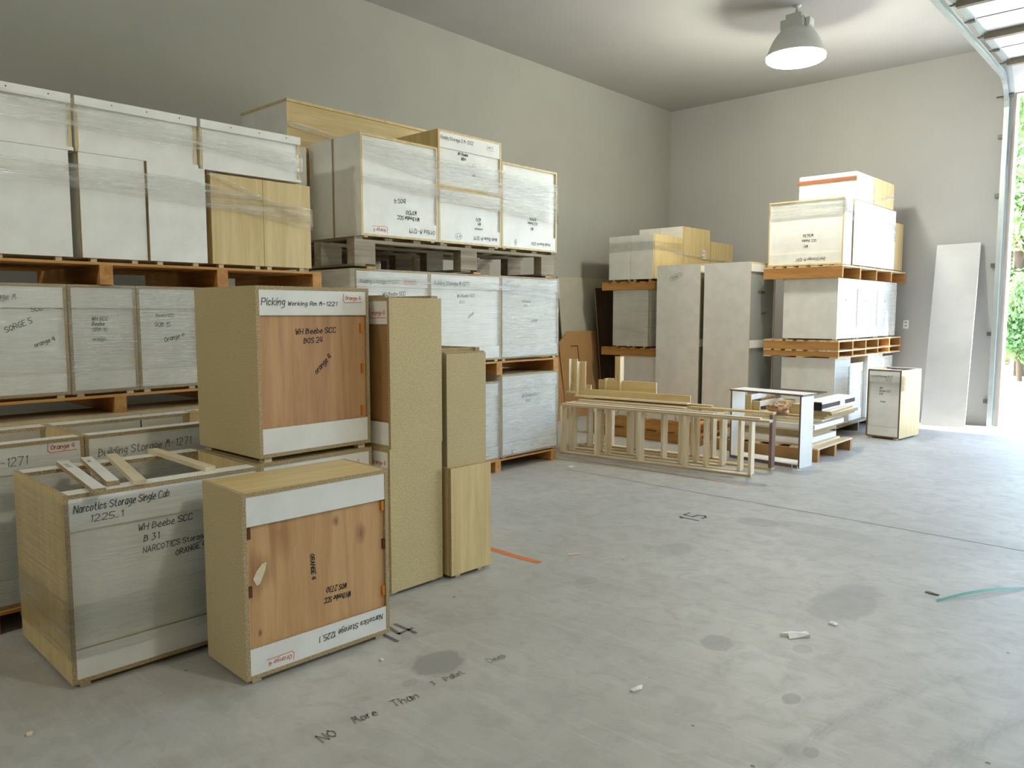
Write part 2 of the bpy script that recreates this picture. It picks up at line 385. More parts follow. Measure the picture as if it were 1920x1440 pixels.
# generic cabinet carcass. local frame: x to the right across the back face we look at, y inward, z up
def cabinet(label, loc, rot, w, d, h, side=None, back=None, rails=(.12, .12), feet=.018, top='panel', topm=None, edge=None, name='cabinet', cat='cabinet',
            recess=.014, rail_m=None, group=None, t=.018, clips=False, face_back=True, inner=None):
    side = side or M_white; back = back or M_white; edge = edge or M_edge; topm = topm or side; rail_m = rail_m or M_white; inner = inner or M_inner
    r = thing(name, label, cat, loc, rot, group); z0 = feet
    if feet:
        for (fx, fy) in ((.03, .015), (w-.07, .015), (.03, d-.06), (w-.07, d-.06)):
            m = MB(); m.box((fx, fy, 0), (fx+.04, fy+.045, z0)); m.build('foot', M_lumber, r)
    def sp(x0, x1):
        m = MB(); m.box((x0, 0, z0), (x1, d, h), face=0, edge=1); return m.build('side_panel', [side, edge], r)
    sp(0, t); sp(w-t, w)
    m = MB(); m.box((t, 0, z0), (w-t, d, z0+t), face=0, edge=1); m.build('bottom_panel', [topm, edge], r)
    if top == 'panel':
        m = MB(); m.box((t, 0, h-t), (w-t, d, h), face=0, edge=1); m.build('top_panel', [topm, edge], r); zt = h-t
    else:
        for y0, y1 in ((0, .09), (d-.10, d-.01)):
            m = MB(); m.box((t, y0, h-t), (w-t, y1, h), face=0, edge=1); m.build('top_stretcher', [M_white, edge], r)
        zt = h-t
        board('shelf', (t, .03, h-.26), (w-t, d-.03, h-.242), M_white, edge, r)  # white shelf added so the open cabinet inside looks lighter
    bp = board('back_panel', (t, recess, z0+t), (w-t, recess+.006, zt), back, edge, r)
    out = {'root': r, 'back': bp, 'w': w, 'd': d, 'h': h, 't': t}
    a, b = rails
    if a: out['top_rail'] = board('top_rail', (t, .002, zt-a), (w-t, recess, zt), rail_m, edge, r)
    if b: out['bottom_rail'] = board('bottom_rail', (t, .002, z0+t), (w-t, recess, z0+t+b), rail_m, edge, r)
    # far side of the box (doors or open front behind)
    board('front_panel', (t, d-.02, z0+t), (w-t, d-.002, zt if top == 'panel' else zt-.12), inner, edge, r)
    if clips:
        for i, (cx, cz, mm) in enumerate(clips):
            m = MB(); m.box((cx, .004, cz), (cx+.014, recess, cz+.045)); m.build('wedge', mm, r)
    return out

def slab_box(label, loc, rot, w, d, h, m, name='cabinet', cat='cabinet', feet=.02, doors=0, edge=None, topm=None, cleat=False, group=None):
    """box seen from its finished front: doors (or one plain panel) on the face"""
    r = thing(name, label, cat, loc, rot, group); edge = edge or M_edge; z0 = feet
    if feet:
        xs = [.05, w-.09] if w < .55 else [.05, w/2-.06, w/2+.03, w-.09]
        for fx in xs:
            for fy in (.02, d-.06):
                q = MB(); q.box((fx, fy, 0), (fx+.035, fy+.04, z0)); q.build('foot', M_lumber, r)
    q = MB(); q.box((0, .02, z0), (.018, d, h), face=0, edge=1); q.build('side_panel', [m, edge], r)
    q = MB(); q.box((w-.018, .02, z0), (w, d, h), face=0, edge=1); q.build('side_panel', [m, edge], r)
    q = MB(); q.box((.018, .02, z0), (w-.018, d, z0+.018), face=0, edge=1); q.build('bottom_panel', [m, edge], r)
    q = MB(); q.box((.018, .02, h-.018), (w-.018, d, h), face=0, edge=1); q.build('top_panel', [topm or m, edge], r)
    board('back_panel', (.018, d-.012, z0+.018), (w-.018, d-.004, h-.018), M_white, edge, r)
    n = max(1, doors)
    for i in range(n):
        a = i*w/n+.0015; b = (i+1)*w/n-.0015
        board('door' if doors else 'front_panel', (a, 0, z0+.001), (b, .0185, h-.001), m, edge, r)
    return r

def pallet(label, loc, rot, w, d, h, ns=3, nd_=6, sw=.06, bottom=0, m=None, my=None, group=None, deck=.016, end_board=.1, lead_up=False):
    """stringers run along local y, deck boards along local x"""
    m = m or M_pine; my = my or M_piney
    r = thing('pallet', label, 'pallet', loc, rot, group)
    zb = deck if bottom else 0
    for i in range(ns):
        x = (w-sw)*i/(ns-1); q = MB(); q.box((x, .0, zb), (x+sw, d, h-deck)); q.build('stringer', my, r)
    def row(n, z):
        for i in range(n):
            bw = end_board if i in (0, n-1) else .085
            y = (d-bw)*i/(n-1); q = MB(); q.box((R.uniform(-.004, .004), y, z), (w+R.uniform(-.004, .004), y+bw, z+deck)); q.build('deck_board', m, r)
    row(nd_, h-deck)
    if bottom: row(bottom, 0)
    return r

def block_pallet(label, loc, rot, w, d, h, m, my):
    r = thing('pallet', label, 'pallet', loc, rot)
    for i in range(9):
        x = (w-.09)*i/8; q = MB(); q.box((x, 0, h-.02), (x+.075, d, h)); q.build('deck_board', my, r)
    for y in (0.0, d/2-.05, d-.1):
        q = MB(); q.box((0, y, h-.045), (w, y+.1, h-.02)); q.build('cross_board', m, r)
        for x in (0.0, w/2-.1, w-.24):
            q = MB(); q.prism([(x+.0, .018), (x+.01, .0+.018), (x+.2, .018), (x+.2, h-.045), (x, h-.045), (x-.0, .04)], 1, y+.002, y+.098); q.build('block', m, r)
        q = MB(); q.box((0, y, 0), (w, y+.1, .018)) ; 
    for x in (0.0, w/2-.1, w-.24):
        q = MB(); q.box((x, 0, 0), (x+.1, d, .018)); q.build('bottom_board', my, r)
    return r

def strip(label, p0, p1, wd, th, m, edge=None, z=0.0, name='wooden_strip', cat='strip', group=None, texts=None, roll=0):
    """board lying flat from p0 to p1 (xy), bottom at z (p may carry its own z)"""
    a = Vector((p0[0], p0[1], p0[2] if len(p0) > 2 else z)); b = Vector((p1[0], p1[1], p1[2] if len(p1) > 2 else z))
    L = (b-a).length; ang = math.atan2(b.y-a.y, b.x-a.x); pitch = -math.asin((b.z-a.z)/L)
    q = MB(); q.box((0, -wd/2, 0), (L, wd/2, th), face=0, edge=1); o = q.build(name, [m, edge or m])
    o.location = a; o.rotation_euler = (roll, pitch, ang)
    return tag(o, label, cat, group)

# ---------------------------------------------------------------- room shell
D = 11.88; CZ = 4.93; WX = -7.19; EX = 6.0; NY = -14.0
DX0, DX1, DZ = -2.165, 4.4, 4.30
def struct(o): o['kind'] = 'structure'; return o
def sbox(name, a, b, m, parent=None):
    q = MB(); q.box(a, b); o = q.build(name, m, parent); return struct(o) if parent is None else o
floor = sbox('floor', (WX-.2, NY-.2, -.2), (EX+.2, D+.2, 0), M_floor)
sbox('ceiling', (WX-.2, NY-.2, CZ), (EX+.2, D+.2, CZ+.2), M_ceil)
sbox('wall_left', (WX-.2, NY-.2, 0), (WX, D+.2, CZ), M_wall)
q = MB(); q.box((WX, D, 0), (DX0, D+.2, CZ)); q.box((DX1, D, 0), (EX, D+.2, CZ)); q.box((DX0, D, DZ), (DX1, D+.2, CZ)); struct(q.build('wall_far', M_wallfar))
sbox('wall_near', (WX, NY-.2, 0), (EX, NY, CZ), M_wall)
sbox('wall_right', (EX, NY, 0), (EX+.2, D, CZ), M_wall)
# thin joint line, numerals and marks on the floor (parts of the floor)
def floor_line(name, pts, w, m, z=.0012):
    V = []; F = []
    for i, (x, y) in enumerate(pts):
        a = pts[max(0, i-1)]; b = pts[min(len(pts)-1, i+1)]; dx, dy = b[0]-a[0], b[1]-a[1]; L = math.hypot(dx, dy)
        V += [(x-dy/L*w/2, y+dx/L*w/2, z), (x+dy/L*w/2, y-dx/L*w/2, z)]
    for i in range(len(pts)-1): F.append((2*i, 2*i+1, 2*i+3, 2*i+2))
    return mesh(name, V, F, m, None, floor)
floor_line('expansion_joint', [(-4.6+i*.15, 5.78-.035*(i*.15)/2+R.uniform(-.006, .006)) for i in range(52)], .007, M_inkg)
floor_line('floor_tape', [(-3.42, 3.468), (-3.15, 3.46), (-2.95, 3.467)], .05, M_tape)
floor_line('floor_tape', [(-4.95, 6.25), (-4.0, 6.262), (-2.95, 6.27)], .018, M_tape)
def floor_text(txt, x, y, size, rot, m, th, seed=2, shear=.1, spread=1.0):
    o = write(floor, txt, 0, 0, size, m, 0, .0015, th, seed, horizontal=True, shear=shear, spread=spread); o.location = (x, y, 0); o.rotation_euler = (0, 0, rot); return o
for (ch, x, y, sz) in (('1', -2.715, 4.925, .15), ('5', -2.72, 5.035, .155), ('1', -2.70, 2.13, .15), ('4', -2.71, 2.225, .155)):
    floor_text(ch, x, y, sz, H2, M_floorinkd, .018, shear=0).name = 'painted_numeral'
for (tx, x, y, sz, an, th) in (('NO', -2.235, 1.46, .052, 1.6, .006), ('More', -2.255, 1.612, .045, 1.47, .005), ('Than', -2.243, 1.785, .05, 1.42, .005), ('3', -2.262, 1.995, .035, 1.4, .004),
                               ('Pallet', -2.248, 2.06, .038, 1.53, .004), ('Deep', -2.233, 2.30, .04, 1.46, .003)):
    floor_text(tx, x, y, sz, an, M_floorink, th, spread=.9)

# outlet on the far wall
o = thing('wall_outlet', 'white double wall outlet on the far wall beside the leaning sheet', 'outlet', (-3.31, D, 1.34))
board('cover_plate', (-.038, -.008, -.06), (.038, 0, .06), M_white, M_edged, o)
for dz in (-.03, .018):
    q = MB(); q.box((-.014, -.0095, dz), (.014, -.008, dz+.022)); q.build('socket', M_inkp, o)

# ---------------------------------------------------------------- overhead sectional door with tracks
struct(sbox('trim_1', (DX0, D-.0, 0), (DX0+.045, D+.2, DZ), M_jamb))
struct(sbox('trim_2', (DX1-.11, D-.06, 0), (DX1+.02, D+.2, DZ), M_jamb))
trk = thing('door_track', 'galvanised door track rising up the jamb and curving back under the ceiling', 'door track', (DX0-.075, D, 0))
def sweep(name, path, prof, m, parent):
    V = []; F = []; k = len(prof)
    for i, (y, z) in enumerate(path):
        a = path[max(0, i-1)]; b = path[min(len(path)-1, i+1)]; ty, tz = b[0]-a[0], b[1]-a[1]; L = math.hypot(ty, tz); ty /= L; tz /= L
        for (px, pn) in prof: V.append((px, y-tz*pn, z+ty*pn))
    for i in range(len(path)-1):
        for j in range(k): F.append((i*k+j, i*k+(j+1) % k, (i+1)*k+(j+1) % k, (i+1)*k+j))
    return mesh(name, V, F, m, None, parent)
path = [(-.06, 0), (-.06, 2.0), (-.06, 4.05)]+[(-.06-.42*(1-math.cos(t*H2/8)), 4.05+.42*math.sin(t*H2/8)) for t in range(1, 9)]+[(-1.5, 4.48), (-3.0, 4.49), (-4.8, 4.50)]
sweep('track_channel', path, [(0, -.03), (0, .03), (.055, .03), (.055, .024), (.006, .024), (.006, -.024), (.055, -.024), (.055, -.03)], M_metal, trk)
q = MB(); q.box((-.0, -.006, .0), (.07, 0, 4.3)); q.build('track_angle', M_metal, trk)
for z in (.3, 1.2, 2.1, 3.0, 3.75):
    q = MB(); q.box((-.06, -.05, z), (.01, -.0, z+.05)); q.build('track_bracket', M_metald, trk)
q = MB(); q.box((-.035, -4.8, 4.53), (0, -.5, 4.56)); q.box((-.035, -4.8, 4.50), (-.03, -.5, 4.56)); q.build('top_angle', M_metal, trk)
for y in (-2.2, -4.5):
    q = MB(); q.box((-.03, y, 4.55), (-.005, y+.03, CZ)); q.build('hanger', M_metal, trk)
trk2 = thing('door_track', 'galvanised door track at the far right side of the opening', 'door track', (DX1+.08, D, 0))
sweep('track_channel', path, [(0, -.03), (0, .03), (.055, .03), (.055, .024), (.006, .024), (.006, -.024), (.055, -.024), (.055, -.03)], M_metal, trk2)
door = thing('sectional_door', 'white sectional overhead door rolled up under the ceiling', 'garage door', (DX0-.045, D, 4.5))
W = DX1-DX0+.06
secs = [((-.08, -.22), (-.40, .10))]
y = -.42
for i in range(7): secs.append(((y, .115), (y-.60, .12))); y -= .615
for i, ((ya, za), (yb, zb)) in enumerate(secs):
    dy, dz = yb-ya, zb-za; L = math.hypot(dy, dz); ny, nz = -dz/L, dy/L   # normal
    if nz > 0: ny, nz = -ny, -nz
    def PT(x, s, n): return (x, ya+dy*s-ny*(-n), za+dz*s+nz*n)
    def plate(name, x0, x1, s0, s1, n0, n1, m, par):
        V = [PT(x, s, n) for n in (n0, n1) for (x, s) in ((x0, s0), (x1, s0), (x1, s1), (x0, s1))]
        return mesh(name, V, [(0, 1, 2, 3), (7, 6, 5, 4), (0, 4, 5, 1), (1, 5, 6, 2), (2, 6, 7, 3), (3, 7, 4, 0)], m, None, par)
    sec = plate('door_section', 0.0, W, 0.006, .994, -.04, 0, M_doorskin, door)
    plate('end_stile', 0.0, .085, 0.01, .99, 0, .012, M_metal, sec)
    plate('end_stile', W-.085, W, 0.01, .99, 0, .012, M_metal, sec)
    for sx_ in (1.3, 2.6, 3.9): plate('centre_stile', sx_, sx_+.06, .01, .99, 0, .01, M_doorskin, sec)
    plate('seam_strip', .085, W-.085, 0.0, .018, 0.0, .006, M_strut, sec)
    plate('hinge', .01, .075, -.05, .05, .012, .03, M_metald, sec)
    plate('roller_axle', -.12, .05, -.015, .01, .012, .03, M_metald, sec)
    if i % 2 == 1 or i == 0:
        if i: plate('strut', .05, W-.05, .03, .14, .0, .075, M_strut, sec)


# ---------------------------------------------------------------- outside
yard = sbox('ground_outside', (-30, D+.2, -.22), (40, 19.0, -.02), M_yard)
sbox('ground_side', (EX+.2, -30, -.22), (40, D+.2, -.02), M_yard)
verge = sbox('ground_verge', (-30, 19.0, -.2), (40, 34, .03), M_verge)
def tree(label, x, y, h, rx, rz0, n, m, seed, group='trees beyond the yard', leaf=.13):
    rnd = random.Random(seed); r = thing('tree', label, 'tree', (x, y, .03), 0, group)
    V = []; F = []
    for k in range(7):      # trunk rings
        z = h*.75*k/6; rr = .02*h*(1-k/7.5)+.01; ox, oy = .012*h*math.sin(k*1.1+seed), .012*h*math.cos(k*.9+seed)
        for i in range(8): a = 2*PI*i/8; V.append((ox+rr*math.cos(a), oy+rr*math.sin(a), z))
    for k in range(6):
        for i in range(8): F.append((k*8+i, k*8+(i+1) % 8, (k+1)*8+(i+1) % 8, (k+1)*8+i))
    mesh('trunk', V, F, M_bark, None, r, True)
    blobs = [(rnd.uniform(-rx, rx)*.8, rnd.uniform(-rx, rx)*.6, rnd.uniform(rz0, h*.93), rnd.uniform(.45, .95)*min(1, .35+rx*.5)) for _ in range(max(22, int(14*rx)))]
    V = []; F = []
    for i in range(n):
        bx, by, bz, br = blobs[i % len(blobs)]
        d = Vector((rnd.gauss(0, 1), rnd.gauss(0, 1), rnd.gauss(0, 1))).normalized(); p = Vector((bx, by, bz))+d*br*(rnd.random()**.35)
        if p.z < .02: p.z = rnd.uniform(.03, .4)
        u = (d.cross(Vector((rnd.gauss(0, 1), rnd.gauss(0, 1), .4)))).normalized()*leaf*rnd.uniform(.6, 1.3); w = d.cross(u).normalized()*leaf*.45
        w.z += rnd.uniform(-.03, .03); k = len(V)
        V += [p-u, p-w*.9+d*.02, p+u, p+w*.9+d*.02]; F.append((k, k+1, k+2, k+3))
    o = mesh('foliage', V, F, m, None, r)
    return r
tree('bright green leafy tree nearest the door jamb', -3.5, 21.4, 7.6, 1.35, .5, 15000, M_leaf, 1, leaf=.08)
tree('dark green shrub low at the edge of the yard', -3.2, 19.75, 2.3, .45, .3, 6000, M_leafd, 2, leaf=.06)
tree('tall pale green tree behind the bright green one', -4.6, 26.0, 9.5, 2.0, .8, 14000, M_leaf, 3, leaf=.09)
tree('deep green tree at the right beyond the yard', .9, 21.8, 8.0, 1.8, .6, 10000, M_leafd, 4, leaf=.11)
tree('broad bright tree further along the verge', 5.8, 21.8, 8.5, 1.8, .5, 9000, M_leaf, 5, leaf=.11)
tree('leafy tree further left, hidden by the far wall', -8.0, 21.5, 9.0, 1.8, .6, 7000, M_leafd, 6, leaf=.11)

# ---------------------------------------------------------------- high-bay lamp
L = thing('high_bay_lamp', 'white bell-shaped high bay lamp glowing under the ceiling', 'lamp', (-3.73, 8.798, CZ))
lathe('mounting_hook', [(.045, 0), (.045, -.012), (.018, -.02), (.014, -.05), (.02, -.06), (.02, -.09), (.0, -.09)], M_lampwhite, L, 16)
q = MB(); q.box((-.11, -.06, -.155), (.07, .07, -.09)); bevel(q.build('junction_box', M_lampwhite, L), .012, 2)
q = MB(); q.box((-.16, -.09, -.265), (.11, .10, -.150)); bevel(q.build('ballast_housing', M_lampwhite, L), .018, 2)
q = MB(); q.box((.115, -.05, -.25), (.17, .08, -.165)); bevel(q.build('cooling_fin', M_lampwhite, L), .01, 2)
sh = lathe('lamp_shade', [(.0, -.258), (.12, -.258), (.165, -.27), (.21, -.32), (.25, -.38), (.285, -.45), (.31, -.52), (.325, -.545), (.325, -.555), (.30, -.545), (.27, -.45), (.2, -.33), (.1, -.28), (0, -.28)], M_lampwhite, L, 40)
lathe('lamp_lens', [(.322, -.556), (.318, -.585), (.29, -.605), (.2, -.622), (0, -.63)], M_glow, L, 40)
bd = bpy.data.lights.new('lamp_bulb', 'POINT'); bd.energy = 120; bd.shadow_soft_size = .12; bd.color = (1.0, 1.0, .84)
bo = bpy.data.objects.new('lamp_bulb', bd); link(bo, L); bo.location = (0, 0, -.80)
for (x, y) in ((-3.73, -3.6), (.5, 2.6)):  # unseen fill lamps added to brighten the near boxes, copied from the hanging lamp
    fill_lamp = thing('high_bay_lamp', 'added fill lamp shaped like the high bay lamp, outside the view, %s' % ('behind the camera' if y < 0 else 'over the right side of the floor'), 'lamp', (x, y, CZ))
    for c in L.children:
        k = c.copy(); COL.objects.link(k); k.parent = fill_lamp
        if k.type == 'LIGHT' and y > 0: k.data = k.data.copy(); k.data.energy = 75

# ================================================================= free-standing boxes in the foreground
# F1
f1 = cabinet('open-topped base cabinet in cling film with wood strips laid across, nearest the lower left corner', (-3.2908, 1.0, 0), 1.5432, .825, .712, .789,
             side=M_maple, top='open', rails=(.13, .12))
write(f1['top_rail'], 'Narcotics Storage Single Cab', .035, .712, .030, M_ink, .02, .0008, .0032, 3, shear=.2, spread=.78)
write(f1['top_rail'], '1225.1', .09, .668, .026, M_ink, 0, .0008, .0028, 4, spread=1.4)
write(f1['back'], 'WH Beebe SCC', .28, .59, .028, M_ink, .03, .0132, .0035, 5, spread=1.05)
write(f1['back'], 'B 31', .30, .540, .028, M_ink, .03, .0132, .0035, 6)
write(f1['back'], 'NARCOTICS Storage 1225', .295, .492, .024, M_ink, .04, .0132, .0032, 7)
write(f1['back'], 'ORANGE 4', .43, .45, .024, M_ink, .12, .0132, .0038, 8)
film(f1['root'], [(-.006, .70), (-.006, -.004), (.831, -.004)], .2, .76, M_film)
film(f1['root'], [(-.009, .70), (-.009, -.007), (.834, -.007)], .12, .36, M_filml, 'stretch_film')
for i, (a, b, mm, tx, lab) in enumerate([((-3.98, 1.215), (-3.235, 1.115), M_white, 'Shelf 1225', 'white-faced strip lying leftmost across the open cabinet top'),
                                 ((-4.00, 1.325), (-3.34, 1.205), M_white, 'orange', 'shorter white-faced strip, second from the left across the open top'),
                                 ((-4.00, 1.44), (-3.275, 1.287), M_lumber, '', 'bare wood strip, third from the left across the open cabinet top'),
                                 ((-4.00, 1.64), (-3.33, 1.618), M_lumber, '', 'long bare wood strip nearest the stacked boxes, across the open top')]):
    st = strip(lab, a, b, .048, .02, mm, M_edge if mm is M_white else None, z=.790, group=None)
    if tx: write(st, tx, .1, -.012, .018, M_inkp, 0, .0206, .002, 9, horizontal=True)
# F2
F2c = [(.022, .60, M_browntab), (.022, .36, M_browntab), (.022, .10, M_browntab), (.67, .60, M_orange), (.675, .42, M_browntab), (.67, .20, M_orange)]
f2 = cabinet('low wide box with particleboard sides and a knotty plywood back, nearest on the floor', (-2.8071, 1.4851, 0), 1.5314, .705, .359, .789,
             side=M_part, back=M_plyk, topm=M_maplex, rails=(.12, .11), clips=F2c)
write(f2['back'], 'ORANGE 4', .305, .475, .020, M_ink, -H2+.05, .0132, .004, 10)
write(f2['back'], 'WOS 2730', .485, .305, .024, M_ink, PI-.06, .0132, .0036, 11, spread=.75)
write(f2['back'], 'WH Beebe SCC', .505, .262, .024, M_ink, PI-.02, .0132, .0036, 12, spread=.72)
write(f2['bottom_rail'], 'Narcotics Storage 1225.1', .665, .115, .024, M_ink, PI+.03, .0008, .003, 13, spread=.98)
write(f2['bottom_rail'], 'Orange 4', .20, .072, .018, M_inkr, PI, .0008, .0022, 14, box='corner', spread=1.2)
q = MB(); q.prism([(.045, .43), (.06, .40), (.075, .405), (.10, .46), (.105, .49), (.085, .485), (.06, .46)], 1, .0125, .0138); q.build('knot_patch', M_lumber, f2['root'])
# F3 / F4
f3 = cabinet('box under the tall Picking box, mostly hidden behind the knotty one', (-3.297, 1.845, 0), H2, .648, .60, .79, side=M_part, topm=M_part, back=M_ply)
write(f3['top_rail'], 'Orange 4', .46, .715, .022, M_inkr, 0, .0008, .0025, 15, box='corner')
F4c = [(.595, .61, M_orange), (.60, .40, M_orange), (.595, .18, M_orange)]
f4 = cabinet('tall box marked Picking Working Rm, stacked on another box, with reddish plywood back', (-3.297, 1.846, .7915), 1.5781, .646, .60, .836, side=M_part, topm=M_part, back=M_ply, clips=F4c, feet=.024)
write(f4['top_rail'], 'Picking', .03, .745, .034, M_ink, 0, .0008, .0032, 16, spread=1.0)
write(f4['top_rail'], 'Working Rm M-1221', .17, .745, .019, M_ink, 0, .0008, .003, 17, spread=1.45)
write(f4['top_rail'], 'Orange 4', .50, .775, .020, M_inkr, 0, .0008, .0026, 18, box='corner')
write(f4['back'], 'WH Beebe SCC', .215, .605, .026, M_ink, .03, .0132, .0042, 19, spread=1.15)
write(f4['back'], 'BOS 24', .26, .56, .026, M_ink, .03, .0132, .0042, 20)
write(f4['back'], 'orange 4', .33, .405, .026, M_ink, .75, .0132, .0042, 21)
# F5: two stacked, side panel to us; their backs face the camera side (-Y)
for k, (z, lab) in enumerate([(0, 'lower of two stacked particleboard boxes standing right of the Picking box'), (.79, 'upper of two stacked particleboard boxes standing right of the Picking box')]):
    f5 = cabinet(lab, (-3.93+.0, 2.505, z), .0, .77, .365, .79, side=M_part, topm=M_part, back=M_mdf, feet=.018 if k == 0 else 0, rails=(.12, .12))
    write(f5['top_rail'], 'orange 4', .62, .70, .024, M_inkr, 0, .0008, .0028, 22+k, box='corner')
    if k:
        f5['root'].rotation_euler[2] = .012
        board('cleat', (.02, .30, .79), (.76, .345, .803), M_ply, M_edge, f5['root'])
        board('cleat', (.02, .03, .79), (.70, .06, .803), M_part, M_edge, f5['root'])
# F6
f6a = slab_box('maple box on the floor at the right end of the front row', (-3.115, 2.895, 0), H2-.02, .315, .75, .637, M_maple, feet=.02)
f6b = cabinet('narrow particleboard box on top of the maple one', (-3.165, 2.905, .637), H2-.03, .300, .70, .645, side=M_part, back=M_part, topm=M_part, feet=0, rails=(0, 0), recess=.004)
board('front_panel', (0, -.012, 0), (.300, .0, .636), M_part, M_part, f6b['root'])
board('cleat', (.0, .05, .645), (.27, .08, .662), M_lumber, M_edge, f6b['root'])
board('cleat', (.26, .03, .645), (.29, .65, .665), M_ply, M_edge, f6b['root'])

# ================================================================= left stack S1 (front plane x=-4.97)
X1 = -4.97
# base row (front plane -4.15) on a pallet
pallet('orange pallet on the floor under the wrapped open-top cabinets at far left', (-4.13, .25, 0), H2, 2.0, 1.25, .105, ns=4, nd_=7, sw=.07)
pallet('orange pallet on the floor further back under the left stack', (-4.13, 2.28, 0), H2, 1.22, 1.25, .105, ns=3, nd_=7, sw=.07)
def base_cab(lab, y0, w, tx, seed, red, x=-4.15, z=.107, d=.61, h=.783):
    c = cabinet(lab, (x, y0, z), H2, w, d, h, side=M_maple, top='open', rails=(.13, .12), feet=0)
    if tx: write(c['top_rail'], tx, .06, h-.115, .040, M_inkg, .02, .0008, .0035, seed, spread=.92)
    if red: write(c['top_rail'], 'Orange 4', w-.15, h-.050, .022, M_inkr, 0, .0008, .003, seed+1, box='corner')
    film(c['root'], [(-.004, -.004), (w, -.004)], .02, h-.07, M_film, seed=seed)
    return c
base_cab('wrapped open-top base cabinet marked Building Storage at the left edge of the picture', .58, .79, 'Building Storage M-1271', 31, True)
base_cab('wrapped open-top base cabinet marked Building Storage behind the strips', 1.374, .79, 'Building Storage M-1271', 34, True)
base_cab('open-top base cabinet in the lower left row, hidden by the Picking box', 2.20, .62, '', 37, False)
# back row under the pallet: closed tops
for i, (y0, w) in enumerate(((.30, .80), (1.105, .80), (1.91, .80), (2.72, .60))):
    slab_box('closed cabinet in the rear row under the left middle pallet, number %s from the left' % ('one', 'two', 'three', 'four')[i], (-4.80, y0, .107), H2, w, .55, .783, M_white, feet=0, topm=M_part, edge=M_edge, group='rear row of base cabinets')
pallet('orange pallet between the base row and the middle row of the left stack', (X1, .40, .891), H2, 2.92, 1.15, .114, ns=5, nd_=7, sw=.07)
# middle row
def mid_cab(lab, X, y0, w, z, h, d, texts, seed, m=None, left=False, edge=None, rails=(.12, .11), fm=None, side=None, feet=.018):
    c = cabinet(lab, (X, y0, z), H2, w, d, h, side=side or M_white, top='panel', rails=rails, feet=feet, topm=M_edge, edge=edge)
    for (where, tx, x, zz, s, mm, rot, bx) in texts:
        write(c[where], tx, x, zz, s, mm, rot, .0008 if 'rail' in where else .0132, max(.0028, s*.13), seed, box=bx); seed += 1
    if fm: film(c['root'], ([(-.004, d), (-.004, -.005), (w, -.005)] if left else [(0, -.005), (w, -.005)]), .02, h-.004, fm, seed=seed)
    return c
mid_cab('wrapped white box in the middle row at the left edge of the picture', X1, .985, .60, 1.0055, .662, .6,
        [('back', 'SCC', .42, .50, .028, M_inkg, .2, None), ('back', 'SORGE 5', .29, .385, .030, M_inkg, .4, None), ('back', 'orange 4', .43, .30, .024, M_ink, .35, None), ('top_rail', 'Building Storage M', .05, .57, .03, M_inkp, 0, None)], 41, fm=M_film)
mid_cab('wrapped white box in the middle row, second from the left edge', X1, 1.592, .383, 1.0055, .662, .6,
        [('back', 'WH SCC', .13, .45, .022, M_ink, 0, None), ('back', 'Beebe', .13, .42, .022, M_ink, 0, None), ('back', 'SBB 15', .13, .385, .022, M_inkg, 0, None), ('back', 'orange', .13, .33, .02, M_inkg, 0, None)], 45, fm=M_filmd)
mid_cab('wrapped white box in the middle row, just left of the Picking box', X1, 1.980, .388, 1.0055, .662, .6,
        [('back', 'Beebe SCC', .12, .47, .02, M_inkg, 0, None), ('back', 'SOB 15', .11, .41, .026, M_ink, 0, None), ('back', 'Orange 4', .17, .31, .028, M_ink, .25, None)], 49, fm=M_filmd)
mid_cab('white box in the middle row directly behind the Picking box', X1, 2.375, .80, 1.0055, .662, .6, [], 53)
pallet('long orange pallet carrying the upper rows of the left stack', (X1+.02, .30, 1.670), H2, 3.01, 1.15, .132, ns=5, nd_=7, sw=.075)
# upper row
uz = 1.8035
slab_box('white panel-fronted cabinet, upper row at the left edge', (X1, .80, uz), H2, .835, .55, .632, M_white, feet=.022, edge=M_maple)
slab_box('white double-door cabinet in the upper row with a gap between its doors', (X1-.0, 1.685, uz), H2, .378, .55, .632, M_white, feet=.022, edge=M_maple)
slab_box('narrow white cabinet in the upper row left of the maple doors', (X1+.012, 2.072, uz), H2, .372, .55, .632, M_white, feet=.022, edge=M_maple)
slab_box('maple two-door cabinet at the right end of the upper row', (X1+.01, 2.478, uz), H2, .757, .55, .615, M_maple, feet=.022, doors=2, edge=M_maple)
# top row: three white open-back boxes with a screwed cleat
def cleat_box(lab, y0, w, X=X1, z=2.4365, h=.315, d=.5, cl=True, side=None):
    r = thing('cabinet', lab, 'cabinet', (X, y0, z), H2)
    side = side or M_white
    board('side_panel', (0, .004, .0), (.018, d, h-.01), side, M_maple, r); board('side_panel', (w-.018, .004, .0), (w, d, h-.01), side, M_maple, r)
    board('bottom_panel', (.018, .004, 0), (w-.018, d, .018), M_white, M_maple, r); board('top_panel', (.018, .016, h-.028), (w-.018, d, h-.01), M_white, M_maple, r)
    board('back_panel', (.018, .012, .018), (w-.018, .018, h-.028), M_white, M_edge, r)
    board('bottom_rail', (.012, .0, .0), (w+.004, .004, .02), M_white, M_edge, r)
    board('front_panel', (.018, d-.012, .018), (w-.018, d-.004, h-.028), M_inner, M_edge, r)
    ct = board('cleat', (-.0, -.016, h-.052), (w-.004, .004, h), M_white, M_white, r)
    for fx in (.28, .56, .84) if w > .5 else (.5,):
        q = MB(); q.prism([(w*fx+.004*math.cos(t*PI/4), h-.022+.004*math.sin(t*PI/4)) for t in range(8)], 1, -.0172, -.0155); q.build('screw', M_ink, ct)
    return r
cleat_box('shallow white box on top of the left stack at the left edge of the picture', .92, .74)
cleat_box('shallow white box on top of the left stack, the middle one of the visible row', 1.677, .726)
cleat_box('shallow white box on top of the left stack, at its right end', 2.424, .742)
